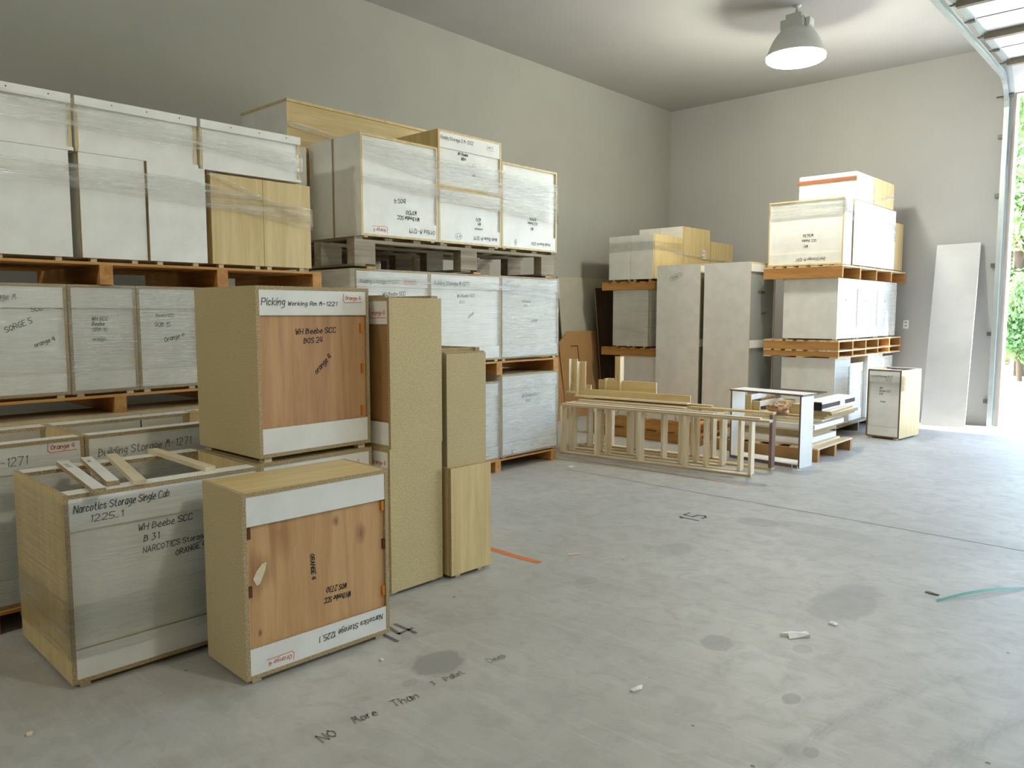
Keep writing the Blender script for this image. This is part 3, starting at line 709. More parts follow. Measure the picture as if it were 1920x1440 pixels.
slab_box('white box in the rear row on top of the left stack, showing past the end', (X1-.62, 2.75, 1.8035), H2, .87, .13, 1.04, M_white, feet=.02, edge=M_maple)
# film bands around S1 upper rows
def band(lab, X, pts, zs, hgt, m=None, back=.55, seed=5, group=None):
    """loose film band along the front plane: pts = y values, zs = lower edge heights"""
    V = []; F = []; rnd = random.Random(seed); n = 26; k = 7
    y0, y1 = pts[0], pts[-1]
    def zz(y):
        for (a, b), (c, d) in zip(zip(pts, zs), zip(pts[1:], zs[1:])):
            if y <= b+1e9 and a <= y <= c: return b+(d-b)*(y-a)/(c-a)
        return zs[-1]
    def hh(y):
        if not isinstance(hgt, (list, tuple)): return hgt
        for (a, b), (c, d) in zip(zip(pts, hgt), zip(pts[1:], hgt[1:])):
            if a <= y <= c: return b+(d-b)*(y-a)/(c-a)
        return hgt[-1]
    cols = [(X, y0+(y1-y0)*i/n) for i in range(n+1)]+[(X-back*t/4, y1+.004) for t in range(1, 5)]
    rows = []
    for i, (x, y) in enumerate(cols):
        yy = min(y, y1)
        for j in range(k+1):
            a = j/k; V.append((x+rnd.uniform(0, .004)+.003*math.sin(a*9+i*.3)*(1 if i <= n else 0), y+(rnd.uniform(0, .003) if i > n else 0), zz(yy)+hh(yy)*a+rnd.uniform(-.003, .003)))
    for i in range(len(cols)-1):
        for j in range(k): F.append((i*(k+1)+j, (i+1)*(k+1)+j, (i+1)*(k+1)+j+1, i*(k+1)+j+1))
    o = mesh('stretch_film_band', V, F, m or M_filmb, None, None, True)
    return tag(o, lab, 'plastic film', group)
band('clear film band around the shallow white boxes on top of the left stack', X1+.026, [.95, 1.6, 2.2, 2.6, 3.17], [2.56, 2.56, 2.55, 2.56, 2.50], [.16, .15, .12, .11, .12], M_filmb, .5)
band('clear film band around the upper row of the left stack, over the maple doors', X1+.032, [.85, 1.65, 2.3, 2.7, 3.236], [2.22, 2.22, 2.19, 2.18, 2.10], [.13, .14, .17, .13, .15], M_filmb, .5, 6)
band('thin twisted strand of film slanting across the maple doors', X1+.040, [2.44, 2.75, 3.238], [2.40, 2.30, 2.13], [.035, .03, .05], M_filmb, .3, 7)

# ================================================================= second stack S2
X2 = -4.97
pallet('orange pallet on the floor under the middle stack', (X2, 3.55, 0), H2+.0, 2.54, 1.15, .118, ns=4, nd_=7, sw=.075)
b1 = mid_cab('wrapped white base cabinet at the foot of the middle stack, left and slightly lower', X2-.01, 4.45, .81, .120, .745, .6, [('back', 'WH Beebe', .3, .5, .025, M_inkg, 0, None)], 60, fm=M_filmd, feet=0)
b2 = mid_cab('wrapped white base cabinet at the foot of the middle stack, right end, creased film', X2, 5.275, .845, .120, .800, .6,
             [('back', 'WH Beebe SCC', .31, .56, .03, M_ink, .03, None), ('back', 'B33', .36, .51, .03, M_inkg, 0, None), ('bottom_rail', 'V', .14, .03, .04, M_inkg, 0, None)], 61, fm=M_filmd, feet=.012)
slab_box('white base cabinet hidden at the left foot of the middle stack', (X2, 3.56, .120), H2, .85, .6, .79, M_white, feet=0)
pallet('orange pallet above the base cabinets of the middle stack', (X2, 3.55, .9215), H2, 2.57, 1.15, .128, ns=4, nd_=7, sw=.075)
ptx = [('top_rail', 'Building Storage M-1271', .05, .685, .030, M_inkg, 0, None), ('top_rail', 'Orange 4', .50, .70, .024, M_inkr, 0, 'corner')]
mid_cab('wrapped white box in the middle tier behind the tall particleboard boxes', X2, 3.622, .764, 1.0515, .795, .6, ptx+[('back', 'WH Beebe SCC', .28, .585, .03, M_ink, .04, None)], 64, fm=M_film, left=True, edge=M_edge)
mid_cab('wrapped white box in the centre of the middle tier marked Building Storage', X2, 4.392, .876, 1.0515, .795, .6,
        [('top_rail', 'Building Storage M-1271', .05, .69, .032, M_inkg, 0, None), ('back', 'WH Beebe SCC', .33, .585, .028, M_ink, .03, None), ('back', 'B33', .36, .535, .026, M_inkg, 0, None), ('back', 'orange', .47, .40, .024, M_ink, .6, None)], 68, fm=M_film)
mid_cab('wrapped white box at the right end of the middle tier, shiny film', X2, 5.274, .845, 1.0515, .795, .6,
        [('top_rail', 'Storage M-1271', .05, .69, .026, M_inkp, 0, None), ('back', 'WH Beebe', .31, .55, .024, M_inkg, 0, None), ('back', 'B33', .34, .51, .022, M_inkg, 0, None), ('back', 'orange', .44, .36, .028, M_inkg, .1, None)], 74, fm=M_filmd)
band('wide smooth film band along the top of the middle tier', X2+.016, [3.62, 4.4, 5.3, 6.12], [1.74, 1.735, 1.70, 1.64], [.04, .05, .07, .15], M_filmb, .5, 8)
for i, (y, sc) in enumerate(((3.78, .30), (4.95, .22), (5.95, .16))):
    strip('loose orange spacer board under the grey pallet, %s' % ('nearest the left stack', 'the middle one', 'at the right end')[i], (X2-1.0, y), (X2+.01, y), .09, .016, M_pine, z=1.8475, name='spacer_board', cat='board')
block_pallet('grey weathered block pallet under the top tier of the middle stack', (X2+.01, 3.62, 1.864), H2, 2.46, 1.0, .228, M_grey, M_greyd)
tz = 2.0925
u1 = cabinet('large white wrapped cabinet with upside-down writing, top tier of the middle stack', (X2, 3.698, tz), H2, .797, .35, .795, side=M_white, topm=M_maplex, edge=M_maple, feet=.01, rails=(.0, .12))
write(u1['back'], 'BOS 4', .45, .335, .035, M_ink, PI+.1, .0132, .005, 80)
write(u1['back'], 'W3930', .57, .245, .030, M_ink, PI+.03, .0132, .005, 81)
write(u1['back'], 'WH Beebe SCC', .60, .195, .030, M_ink, PI, .0132, .005, 82)
write(u1['bottom_rail'], 'Office M-1219', .76, .10, .036, M_inkg, PI, .0008, .0045, 83)
write(u1['bottom_rail'], 'Orange 4', .24, .075, .026, M_inkr, PI, .0008, .003, 84, box='corner')
slab_box('plain white box behind the large white cabinet with upside-down writing', (X2-.36, 3.698, tz), H2, .797, .34, .795, M_white, feet=.01)
u2 = cabinet('lower of the two narrow white cabinets in the top tier of the middle stack', (X2, 4.502, tz), H2, .777, .6, .478, side=M_white, topm=M_maplex, edge=M_maple, feet=.01, rails=(.11, .12))
write(u2['back'], 'W24', .52, .255, .028, M_ink, PI, .0132, .004, 85)
write(u2['back'], 'WH', .52, .215, .026, M_ink, PI, .0132, .004, 86)
write(u2['back'], 'Beebe', .54, .165, .030, M_ink, PI, .0132, .0045, 87)
write(u2['bottom_rail'], 'Work Room M-1219', .72, .09, .030, M_inkg, PI, .0008, .004, 88)
write(u2['bottom_rail'], 'or 4', .26, .085, .024, M_inkp, PI, .0008, .003, 89, box='oval')
u3 = cabinet('upper of the two narrow white cabinets, standing highest at the front', (X2, 4.502, tz+.480), H2, .777, .6, .476, side=M_maple, topm=M_maplex, edge=M_maple, feet=0, rails=(.13, .0))
write(u3['top_rail'], 'Ready Storage 2 M-1252', .03, .40, .028, M_inkg, 0, .0008, .0035, 90)
write(u3['top_rail'], 'Orb 2', .60, .40, .024, M_inkp, 0, .0008, .003, 91, box='corner')
write(u3['back'], 'WH Beebe', .24, .295, .024, M_ink, 0, .0132, .0045, 92)
write(u3['back'], 'WB4', .28, .255, .026, M_ink, 0, .0132, .0045, 93)
write(u3['back'], 'F L', .42, .21, .026, M_ink, .3, .0132, .004, 94)
write(u3['back'], 'an', .42, .13, .026, M_ink, .3, .0132, .004, 95)
u4 = cabinet('white wrapped cabinet at the right end of the top tier of the middle stack', (X2, 5.285, tz), H2, .80, .6, .795, side=M_maple, topm=M_maplex, edge=M_maple, feet=.01, rails=(0, .12))
write(u4['back'], 'W2436', .50, .325, .026, M_ink, PI, .0132, .0045, 96)
write(u4['back'], 'SCC Beebe', .52, .28, .024, M_inkg, PI, .0132, .004, 97)
write(u4['back'], 'WH', .46, .23, .026, M_inkg, PI, .0132, .004, 98)
write(u4['bottom_rail'], 'Break Room M-1254', .70, .09, .026, M_inkg, PI, .0008, .0035, 99)
write(u4['bottom_rail'], '4', .20, .085, .024, M_inkp, PI, .0008, .003, 100, box='oval')
band('wide film band stretched across the top tier of the middle stack, sagging right', X2+.016, [3.70, 4.48, 5.28, 6.088], [2.70, 2.60, 2.56, 2.46], [.16, .22, .24, .30], M_filmb, .55, 9)
band('crinkled lower film band across the top tier of the middle stack', X2+.022, [3.70, 4.48, 5.28, 6.088], [2.52, 2.46, 2.42, 2.38], [.05, .11, .12, .10], M_filmd, .5, 10)
# rear row behind the middle stack
pallet('orange pallet on the floor in the rear row against the left wall', (-6.14, 3.5, 0), H2, 1.9, .85, .118, ns=3, nd_=6, sw=.075)
slab_box('white base cabinet in the rear row behind the middle stack', (-6.14, 3.52, .12), H2, 1.86, .8, .80, M_white, feet=0)
pallet('orange pallet between the rear cabinets behind the middle stack', (-6.14, 3.5, .9215), H2, 1.9, .85, .128, ns=3, nd_=6, sw=.075)
slab_box('white upper cabinet in the rear row behind the middle stack', (-6.14, 3.52, 1.0515), H2, 1.86, .8, .795, M_white, feet=0)
block_pallet('grey block pallet in the rear row under the long maple cabinet', (-6.14, 3.5, 1.848), H2, 1.9, .85, .243, M_greyd, M_greyd)
# long maple box in the rear
lm = thing('cabinet', 'long maple tall cabinet lying behind the top tier of the middle stack', 'cabinet', (-5.74, 3.54, 2.0925), H2)
board('front_panel', (0.02, 0, 0), (1.75, .02, 1.13), M_maplex, M_maple, lm)
board('side_panel', (0, .0, 0), (.02, .72, 1.13), M_white, M_maple, lm); board('side_panel', (1.75, .02, 0), (1.77, .72, 1.13), M_white, M_maple, lm)
board('bottom_panel', (.02, .02, 0), (1.75, .72, .02), M_white, M_maple, lm)
board('top_panel', (-.005, -.012, 1.13), (1.005, .73, 1.152), M_maplex, M_maple, lm); board('top_panel', (1.01, -.012, 1.13), (1.775, .73, 1.152), M_maplex, M_maple, lm)
board('back_panel', (.02, .70, .02), (1.75, .715, 1.13), M_white, M_maple, lm)
slab_box('maple box with a shelf end standing behind the highest white cabinet', (-5.60, 4.62, 2.0925), H2, .60, .12, .90, M_maple, feet=0)
band('band of clear film around the long maple cabinet at the back', -5.722, [3.54, 4.2, 5.3], [3.02, 2.96, 2.90], [.05, .05, .06], M_filmb, .5, 11)

# ================================================================= far left group: sheets leaning on the wall
def lean(name, label, x_base, y0, y1, hgt, top_x, th, m, cat='panel', edge=None, chamfer=0, cut=None):
    """sheet leaning on the left wall: bottom at x_base, top back edge at top_x"""
    dx = x_base-top_x; L = math.hypot(dx, hgt); ang = math.atan2(dx, hgt)
    q = MB(); w = y1-y0
    if chamfer: q.prism([(0, 0), (w, 0), (w, L), (.24, L), (0, L-chamfer)], 0, -th, 0)
    else: q.box((-th, 0, 0), (0, w, L), face=0, edge=1)
    o = q.build(name, [m, edge or m]); o.location = (x_base, y0, th*math.sin(ang)); o.rotation_euler = (0, -ang, 0)
    return tag(o, label, cat)
lean('wall_panel', 'tall grey-beige sheet leaning against the left wall behind everything', -6.95, 8.80, 11.2, 2.03, -7.17, .012, plain('grey_beige_laminate', sr(186, 182, 164), .5), edge=M_edge)
lean('wall_panel', 'dark brown sheet leaning beside the left rear stack', -6.76, 9.40, 10.6, 1.87, -6.93, .018, M_dark, edge=M_walnut)
ch = lean('panel', 'brown fibreboard panel with a clipped corner leaning in front of the sheets', -6.82, 8.60, 9.55, 1.235, -6.99, .02, M_mdf, chamfer=.16)
q = MB(); q.box((0, .26, 1.02), (.004, .42, 1.035)); q.box((0, .41, .2), (.004, .425, 1.035)); q.build('groove', M_browntab, ch)
lean('panel', 'plain fibreboard strip leaning behind the right end of the middle stack', -6.76, 8.16, 8.52, 1.24, -6.96, .02, M_mdf)

# ================================================================= S3 tall narrow stack by the left wall
Y3 = 9.3
def pallet_x(label, x0, x1, y0, d, z, h, **k): return pallet(label, (x0, y0, z), 0, x1-x0, d, h, **k)
# stringers across (run along x): rotate builder by 90 so the long timber faces the camera
pallet('orange pallet on the floor under the narrow stack by the left wall', (-5.78, Y3, 0), H2, 2.3, .95, .125, ns=4, nd_=6, sw=.07)
slab_box('white base cabinet at the foot of the narrow stack by the left wall', (-6.40, Y3, .128), 0, .62, .7, .765, M_white, feet=0)
pallet('lower orange pallet in the narrow stack by the left wall', (-5.80, Y3-.02, .8945), H2, 2.3, .92, .115, ns=4, nd_=6, sw=.07)
s3m = slab_box('wrapped white box halfway up the narrow stack by the left wall', (-6.535, Y3, 1.0115), 0, .60, .75, .815, M_white, feet=.018, edge=M_maple)
film(s3m, [(0, -.004), (.604, -.004), (.604, .7)], .02, .81, M_filml)
pallet('upper orange pallet in the narrow stack by the left wall', (-5.83, Y3-.02, 1.828), H2, 2.35, .89, .115, ns=4, nd_=6, sw=.07)
s3z = 1.9445
# maple cabinets, white doors facing the camera
def two_door(lab, x, y, z, w, d, h, nd2=2):
    r = slab_box(lab, (x, y, z), 0, w, d, h, M_maple, feet=.03, doors=0)
    for c in list(r.children):
        if c.name.startswith('front_panel'): bpy.data.objects.remove(c)
    for i in range(nd2):
        a = i*w/nd2+.0015; b = (i+1)*w/nd2-.0015
        board('door', (a, -.012, .031), (b, .0185, h-.001), M_white, M_maple, r)
    return r
t3 = two_door('maple cabinet with two white doors on top of the narrow stack by the left wall', -6.605, Y3, s3z, .745, .76, .645)
film(t3, [(-.003, -.016), (.749, -.016), (.749, .75)], .43, .56, M_filml)
two_door('taller maple cabinet with white doors behind the first on the narrow stack', -6.605, Y3+.775, s3z, .745, .80, .81)
slab_box('rear maple cabinet on the narrow stack by the left wall', (-6.605, Y3+1.585, s3z), 0, .745, .75, .645, M_maple, feet=.03)
band('film band with a knot across the maple sides on the narrow stack', -5.855, [9.31, 10.0, 10.9, 11.62], [2.39, 2.33, 2.30, 2.28], [.06, .05, .035, .03], M_filmb, .02, 12)
q = MB(); q.box((0, 0, 0), (.006, .10, .05)); q.box((.002, .01, .06), (.008, .085, .10)); q.box((.002, .03, -.04), (.009, .12, -.01)); o = q.build('tape_patch', M_paper); o.location = (-5.852, 10.62, 2.35); tag(o, 'torn white label stuck on the film over the maple sides', 'label')

# ================================================================= tall white cabinets T1, T2
for i, (x0, x1, lab) in enumerate(((-5.712, -5.062, 'tall white cabinet on end beside the narrow stack, left of the pair'), (-5.0, -4.364, 'tall white cabinet on end with its rails showing, right of the pair'))):
    pallet('orange pallet under the %s tall white cabinet' % ('left', 'right')[i], (x1, 9.15, 0), H2, .80, x1-x0, .125, ns=2, nd_=5, sw=.07)
    c = cabinet(lab, (x1, 9.155, .128), H2, .73, x1-x0, 2.01, side=M_white, back=M_greyback, topm=M_white, edge=M_maple, feet=0, rails=(.10, .10))
    board('middle_rail', (.018, .002, .93), (.712, .014, 1.03), M_white, M_edge, c['root'])
    if i == 0:
        sp = [k for k in c['root'].children if k.name.startswith('side_panel')][0]
        w_ = write(sp, 'Orange 4', 0, 0, .03, M_inkp, .35, 0, .004, 110, box='oval'); w_.rotation_euler = (0, 0, -H2); w_.location = (-.001, .42, 1.82)
    else:
        write(c['back'], 'WH Beebe', .25, 1.62, .04, M_inkg, 0, .0132, .008, 111); write(c['back'], 'orange 4', .36, 1.35, .035, M_inkg, .1, .0132, .007, 112)

# ================================================================= S4 right rear stack
P4 = lambda lab, z, ns, h, bottom=0, x=-3.36, d=.93, w=2.42, y=9.42, m=None, my=None: pallet(lab, (x, y, z), H2, w, d, h, ns=ns, nd_=7, sw=.042, bottom=bottom, m=m or M_pale, my=my or M_piney, deck=.018)
P4('weathered pallet on the floor under the right rear stack', 0, 4, .125, 0, m=M_grey, my=M_greyd)
S4x = -3.40
def s4_cab(lab, y0, w, z, h, fm=M_filmd, x=S4x, d=.66, texts=(), side=None, rails=(.10, .11), feet=0, seed=120):
    return mid_cab(lab, x, y0, w, z, h, d, list(texts), seed, fm=fm, side=side, rails=rails, feet=feet, edge=M_white)
s4_cab('wrapped white base cabinet at the near end of the right rear stack', 9.45, .52, .128, .825, fm=M_film)
s4_cab('lower wrapped base cabinet set back in the right rear stack, second from the near end', 9.975, .63, .128, .735, x=S4x-.05, d=.6, fm=M_film)
s4_cab('wrapped base cabinet at the far end of the right rear stack', 10.61, .60, .128, .825, fm=M_film)
s4_cab('narrow wrapped base cabinet by the far wall in the right rear stack', 11.22, .52, .128, .78, x=S4x-.03, d=.6, fm=M_film)
P4('lower of the two pallets in the right rear stack', .9545, 6, .098, 3)
P4('upper of the two pallets in the right rear stack', 1.0535, 6, .118, 0)
for i, (y0, w) in enumerate(((9.45, .72), (10.175, .75), (10.93, .76))):
    s4_cab('wrapped white cabinet in the middle tier of the right rear stack, %s' % ('nearest the camera', 'the central one', 'nearest the far wall')[i], y0, w, 1.1735, .745, fm=M_film,
           texts=[('back', 'WH', .3, .47, .03, M_inkg, 0, None)], feet=.016, seed=130+i*3)
P4('weathered-edged pallet under the top tier of the right rear stack', 1.9205, 5, .150, 0, x=-3.34, d=.97, w=2.46, y=9.40, m=M_pale)
v1 = cabinet('wide white wrapped cabinet with upside-down writing on the right rear stack', (-4.29, 9.47, 2.0725), 0, .925, .27, .80, side=M_white, edge=M_maple, topm=M_maplex, feet=.008, rails=(0, .13))
write(v1['back'], 'W3636', .56, .385, .034, M_ink, PI, .0132, .005, 140)
write(v1['back'], 'SCC Beebe', .60, .32, .030, M_inkg, PI, .0132, .005, 141)
write(v1['back'], 'WH', .50, .255, .034, M_ink, PI, .0132, .005, 142)
write(v1['bottom_rail'], '2nd Storage M-1231', .72, .095, .032, M_inkg, PI, .0008, .005, 143)
film(v1['root'], [(-.003, -.004), (.929, -.004), (.929, .27)], .60, .79, M_filmb)
slab_box('white cabinet side beside the brown gap, top tier of the right rear stack', (-3.365, 9.80, 2.0725), H2, .80, .66, .80, M_white, feet=.016, edge=M_edge)
slab_box('second white cabinet side in the top tier of the right rear stack', (-3.365, 10.605, 2.0725), H2, .80, .66, .80, M_white, feet=.016, edge=M_edge)
slab_box('maple cabinet at the far end of the top tier, right rear stack', (-3.38, 11.41, 2.0725), H2, .40, .62, .66, M_maple, feet=.016)
tb = slab_box('white box with a red-brown strip, highest on the right rear stack', (-4.06, 9.82, 2.8755), 0, .70, .62, .33, M_white, feet=0, edge=M_maple, topm=M_maplex)
board('red_brown_strip', (-.02, -.02, .235), (.695, -.0, .275), M_red, M_red, tb)
slab_box('pale maple box behind the highest white box on the right rear stack', (-3.36, 10.45, 2.8755), H2, .80, .66, .335, M_maple, feet=0)
band('wide film band sagging along the top tier of the right rear stack', -3.355, [9.49, 9.9, 10.6, 11.38], [2.60, 2.62, 2.62, 2.46], [.20, .18, .14, .22], M_filmb, .3, 14)
band('twisted film strand running up to the highest box of the right rear stack', -3.350, [10.1, 10.6, 11.25], [2.80, 2.90, 3.02], [.05, .05, .08], M_filmb, .02, 15)

# small base cabinet
sc_ = cabinet('small cabinet standing alone near the door, white back and pale maple side', (-3.118, 9.764, 0), -.108, .39, .58, .83, side=M_maple, top='open', edge=M_walnut, rails=(.13, .11), feet=.02)
write(sc_['top_rail'], 'Central Storage M-12', .03, .74, .022, M_inkg, 0, .0008, .003, 150)
write(sc_['top_rail'], 'Or 4', .22, .70, .02, M_inkp, 0, .0008, .003, 151, box='oval')
write(sc_['back'], 'WH', .14, .60, .022, M_ink, 0, .0132, .003, 152); write(sc_['back'], 'Beebe SCC', .14, .565, .022, M_inkg, 0, .0132, .003, 153); write(sc_['back'], 'B18', .14, .53, .02, M_inkg, 0, .0132, .003, 154)
write(sc_['back'], 'orange', .15, .44, .018, M_inkg, 0, .0132, .003, 155)
film(sc_['root'], [(-.003, -.003), (.394, -.003), (.394, .58)], .58, .76, M_filml)

# white sheet leaning on the far wall
q = MB(); q.box((0, -.02, 0), (.52, 0, 2.47), face=0, edge=1); o = q.build('wall_panel', [M_slab, M_paper]); o.location = (-2.905, 11.30, .006)
o.rotation_euler = Matrix(((1, 0, -.055), (0, 1, 0), (.055, 0, 1))).to_euler(); o.rotation_euler = (-.215, -.015, 0); tag(o, 'tall dusty white sheet leaning on the far wall beside the doorway', 'panel')

# ================================================================= ladder frames
def ladder(lab, p0, ang, length, h, dep, rungs, m=None, over=.0, rt=.028, tt=.02, group='wooden ladder frames', edge=None, endm=None):
    r = thing('ladder_frame', lab, 'frame', (p0[0], p0[1], 0), ang, None)
    m = m or M_lumber
    board('bottom_rail', (0, 0, 0), (length, dep, tt), m, edge or M_plyedge, r)
    board('top_rail', (-.0, 0, h-tt), (length+over, dep, h), m, edge or M_plyedge, r)
    for i, s in enumerate(rungs):
        mm = endm if (endm and i == len(rungs)-1) else M_lumberz
        board('rung', (s, .001, tt), (s+rt, dep-.001, h-tt), mm, mm, r)
    return r
la = math.atan2(.231, 2.055)
ladder('pale ladder frame lying on its side, the front one of the row', (-5.161, 6.395), la, 2.068, .535, .095, [.0, .42, .92, 1.40, 2.04], over=.16)
ladder('ladder frame directly behind the front one', (-5.20, 6.52), la, 1.95, .530, .095, [.05, .50, .86, 1.32, 1.58, 1.92])
ladder('third ladder frame, slightly shorter, behind the first two', (-5.25, 6.66), la, 1.75, .528, .10, [.02, .36, .72, 1.10, 1.45, 1.72], edge=M_plyedge)
ladder('dark-ended long frame at the back of the ladder row, reaching furthest right', (-5.25, 6.84), la*.9, 2.16, .555, .10, [.10, .60, 1.20, 1.65, 2.13], m=M_maplex, edge=M_mapley, endm=M_walnut)
ladder('hindmost ladder frame with a narrow inner frame', (-5.30, 7.02), la*.9, 1.6, .53, .10, [.02, .3, .62, .95, 1.28, 1.5], edge=M_plyedge)
# loose flat boards across the tops
zt = .556
for i, (a, b, wd, th, mm, lab, zz) in enumerate([
    ((-5.15, 6.47), (-3.05, 6.69), .06, .012, M_lumber, 'thin pale strip lying along the front ladder top', .5365),
    ((-5.1, 6.60), (-3.55, 6.77), .10, .012, M_plyedge, 'greyish board on the ladder tops, near the front', .5365),
    ((-5.1, 6.96), (-3.75, 7.10), .08, .014, M_maplex, 'yellowish flat board lying on the rear ladder tops', .5565),
    ((-5.2, 6.78), (-3.95, 6.92), .07, .012, M_lumber, 'second pale board across the middle of the ladder tops', .5365)]):
    strip(lab, a, b, wd, th, mm, M_plyedge, z=zz, name='loose_board', cat='board')
def corner_frame(lab, x0, y, z, L, hrail, posts, m=None, h=.36):
    r = thing('corner_frame', lab, 'wood frame', (x0, y, z), la)
    board('long_rail', (0, 0, 0), (L, .019, hrail), M_maplex, M_lumber, r)
    board('flange', (0, -.07, 0), (L, 0, .018), M_lumber, M_lumber, r)
    for (px, hp, flip) in posts:
        board('post_face', (px, .019, 0), (px+.085, .036, hp), M_maple, M_lumberz, r)
        q = MB(); q.box((px if not flip else px+.085, -.05, .018), (px+.018 if not flip else px+.103, .036, hp), face=0, edge=1); q.build('post_side', [M_lumberz, M_maple], r)
    return r
corner_frame('long maple corner frame lying on the ladder tops with an upright at its left end', -5.30, 6.88, .5715, 1.34, .085, [(.0, .39, False)])
corner_frame('shorter maple corner frame behind the long one with an upright in the middle', -5.22, 7.16, .575, .72, .17, [(.10, .19, False), (.20, .44, True)])
corner_frame('small maple corner piece at the left end of the ladder row', -5.62, 7.12, .575, .30, .10, [(.02, .39, False)])

# empty pallets behind the ladders with white offcuts leaning on them
pallet('lower of two empty reddish pallets behind the ladder frames', (-4.27, 7.78, 0), H2, 1.12, 1.5, .125, ns=3, nd_=7, sw=.07)
pallet('upper of two empty reddish pallets behind the ladder frames', (-4.30, 7.80, .1265), H2, 1.08, 1.5, .125, ns=3, nd_=7, sw=.07)
for i, (x0, x1, hh) in enumerate(((-5.8, -5.42, .22), (-5.4, -5.02, .2), (-5.0, -4.62, .19), (-4.6, -4.33, .21))):
    q = MB(); q.box((0, 0, 0), (x1-x0, .018, hh), face=0, edge=1); o = q.build('offcut_board', [M_white, M_edge]); o.location = (x0, 7.84, .2525); tag(o, 'white offcut standing on the empty pallets behind the ladders, %s' % ('at the left end', 'second from the left', 'third from the left', 'at the right end')[i], 'board')

# ================================================================= white open frame
wf = thing('white_open_frame', 'white open box frame standing on the floor in front of the scrap pile', 'frame', (-3.714, 7.411, 0), -.111)
for (a, b, nm) in (((0, 0, 0), (.018, .24, .70), 'side_panel'), ((.763, 0, 0), (.781, .24, .70), 'side_panel')):
    board(nm, a, b, M_white, M_walnut, wf)
board('bottom_panel', (.018, 0, .012), (.763, .24, .030), M_white, M_walnut, wf)
board('top_panel', (-.01, -.01, .70), (.80, .27, .718), M_white, M_walnut, wf)
q = MB(); q.box((.02, 0, .0), (.76, .02, .012)); q.build('kick_strip', M_walnut, wf)
# bent white clip on the floor
cl = thing('white_clip', 'bent white plastic bracket on the floor by the white frame corner', 'clip', (-2.955, 7.19, 0), .5)
board('clip_base', (0, 0, 0), (.09, .035, .004), M_paper, M_paper, cl); board('clip_wall', (0, 0, .004), (.005, .035, .06), M_paper, M_paper, cl); board('clip_wall', (.05, 0, .004), (.054, .035, .035), M_paper, M_paper, cl)

# ================================================================= scrap pile on pallet
pallet('pale pallet under the pile of offcuts behind the white frame', (-2.93, 7.76, 0), H2, .98, 1.12, .135, ns=3, nd_=6, sw=.055, m=M_pale, my=M_mdf)
def slab(lab, x0, x1, y0, y1, z, th, m, e, rz=0, nm='offcut_board'):
    q = MB(); w, d = x1-x0, y1-y0; q.box((-w/2, -d/2, 0), (w/2, d/2, th), face=0, edge=1); o = q.build(nm, [m, e]); o.location = ((x0+x1)/2, (y0+y1)/2, z); o.rotation_euler = (0, 0, rz); return tag(o, lab, 'board')
zz = .1365
for i, (x0, x1, y0, y1, th, m, e, rz, lab) in enumerate([
    (-4.0, -3.02, 7.82, 8.62, .02, M_pale, M_lumber, .01, 'pale board at the very bottom of the scrap pile'),
    (-3.95, -3.06, 7.82, 8.60, .055, M_white, M_white, -.02, 'thick white slab low in the scrap pile'),
    (-3.96, -3.10, 7.90, 8.55, .03, M_part, M_part, .03, 'particleboard sheet above the thick white slab in the scrap pile'),
    (-3.92, -3.06, 7.88, 8.60, .04, M_part, M_edge, -.02, 'thick particleboard sheet in the lower half of the scrap pile'),
    (-3.98, -3.12, 7.86, 8.50, .022, M_maplex, M_lumber, .02, 'maple-faced board in the middle of the scrap pile'),
    (-3.96, -3.0, 7.84, 8.66, .05, M_white, M_white, .0, 'white slab sticking out in the upper half of the scrap pile'),
    (-3.94, -3.10, 7.90, 8.50, .03, M_maplex, M_lumber, -.03, 'maple board under the chipped boards of the scrap pile'),
    (-3.72, -2.98, 7.92, 8.72, .022, M_white, M_lumber, .04, 'white-faced board below the crumpled paper'),
    (-3.66, -2.93, 7.96, 8.76, .022, M_pale, M_edge, -.03, 'topmost wide pale board of the scrap pile')]):
    slab(lab, x0, x1, y0, y1, zz, th, m, e, rz); zz += th+.001
topz = zz
for i in range(3):
    slab('short pale offcut, %s of three at the right of the scrap pile' % ('lowest', 'middle', 'highest')[i], -3.12+.01*i, -2.92+.03*(i % 2), 8.0, 8.80-.03*i, topz+.019*i, .018, M_lumber, M_edge, .05*(i-1), 'offcut_strip')
bx = thing('light_fixture', 'long fitting with a dark glossy side and white top on the scrap pile', 'light fitting', (-3.18, 7.98, topz+.058), 0)
board('top_cover', (0, 0, .085), (.20, .98, .09), M_white, M_chrome, bx); q = MB(); q.box((.005, .005, 0), (.19, .975, .085)); q.build('housing', M_black, bx)
board('chrome_strip', (.19, 0, .0), (.197, .98, .02), M_chrome, M_chrome, bx); board('chrome_strip', (.19, 0, .07), (.197, .98, .085), M_chrome, M_chrome, bx)
board('tape_band', (.19, .5, .0), (.199, .64, .09), M_paper, M_paper, bx)
for i, (x, y, hz) in enumerate(((-3.92, 7.98, .17), (-3.84, 8.03, .10))):
    r = thing('stepped_bracket', ('taller', 'shorter')[i]+' maple bracket with a white rail at the left of the scrap pile', 'bracket', (x, y, topz-.03 if False else topz+.0))
    board('end_block', (0, 0, 0), (.16, .02, hz), M_maplex, M_lumber, r); board('rail', (.14, .02, hz-.055), (.16, .60, hz), M_white, M_white, r); board('end_block', (0, .60, 0), (.16, .62, hz), M_maplex, M_lumber, r)
for i, (x, y) in enumerate(((-3.60, 8.25), (-3.36, 8.05))):
    q = MB(); q.box((0, 0, 0), (.12, .25, .07)); q.box((.03, .0, .07), (.12, .25, .10)); o = q.build('wood_block', M_maplex); o.location = (x, y, topz+.001); tag(o, ('left', 'right')[i]+' stepped maple block on top of the scrap pile', 'block')
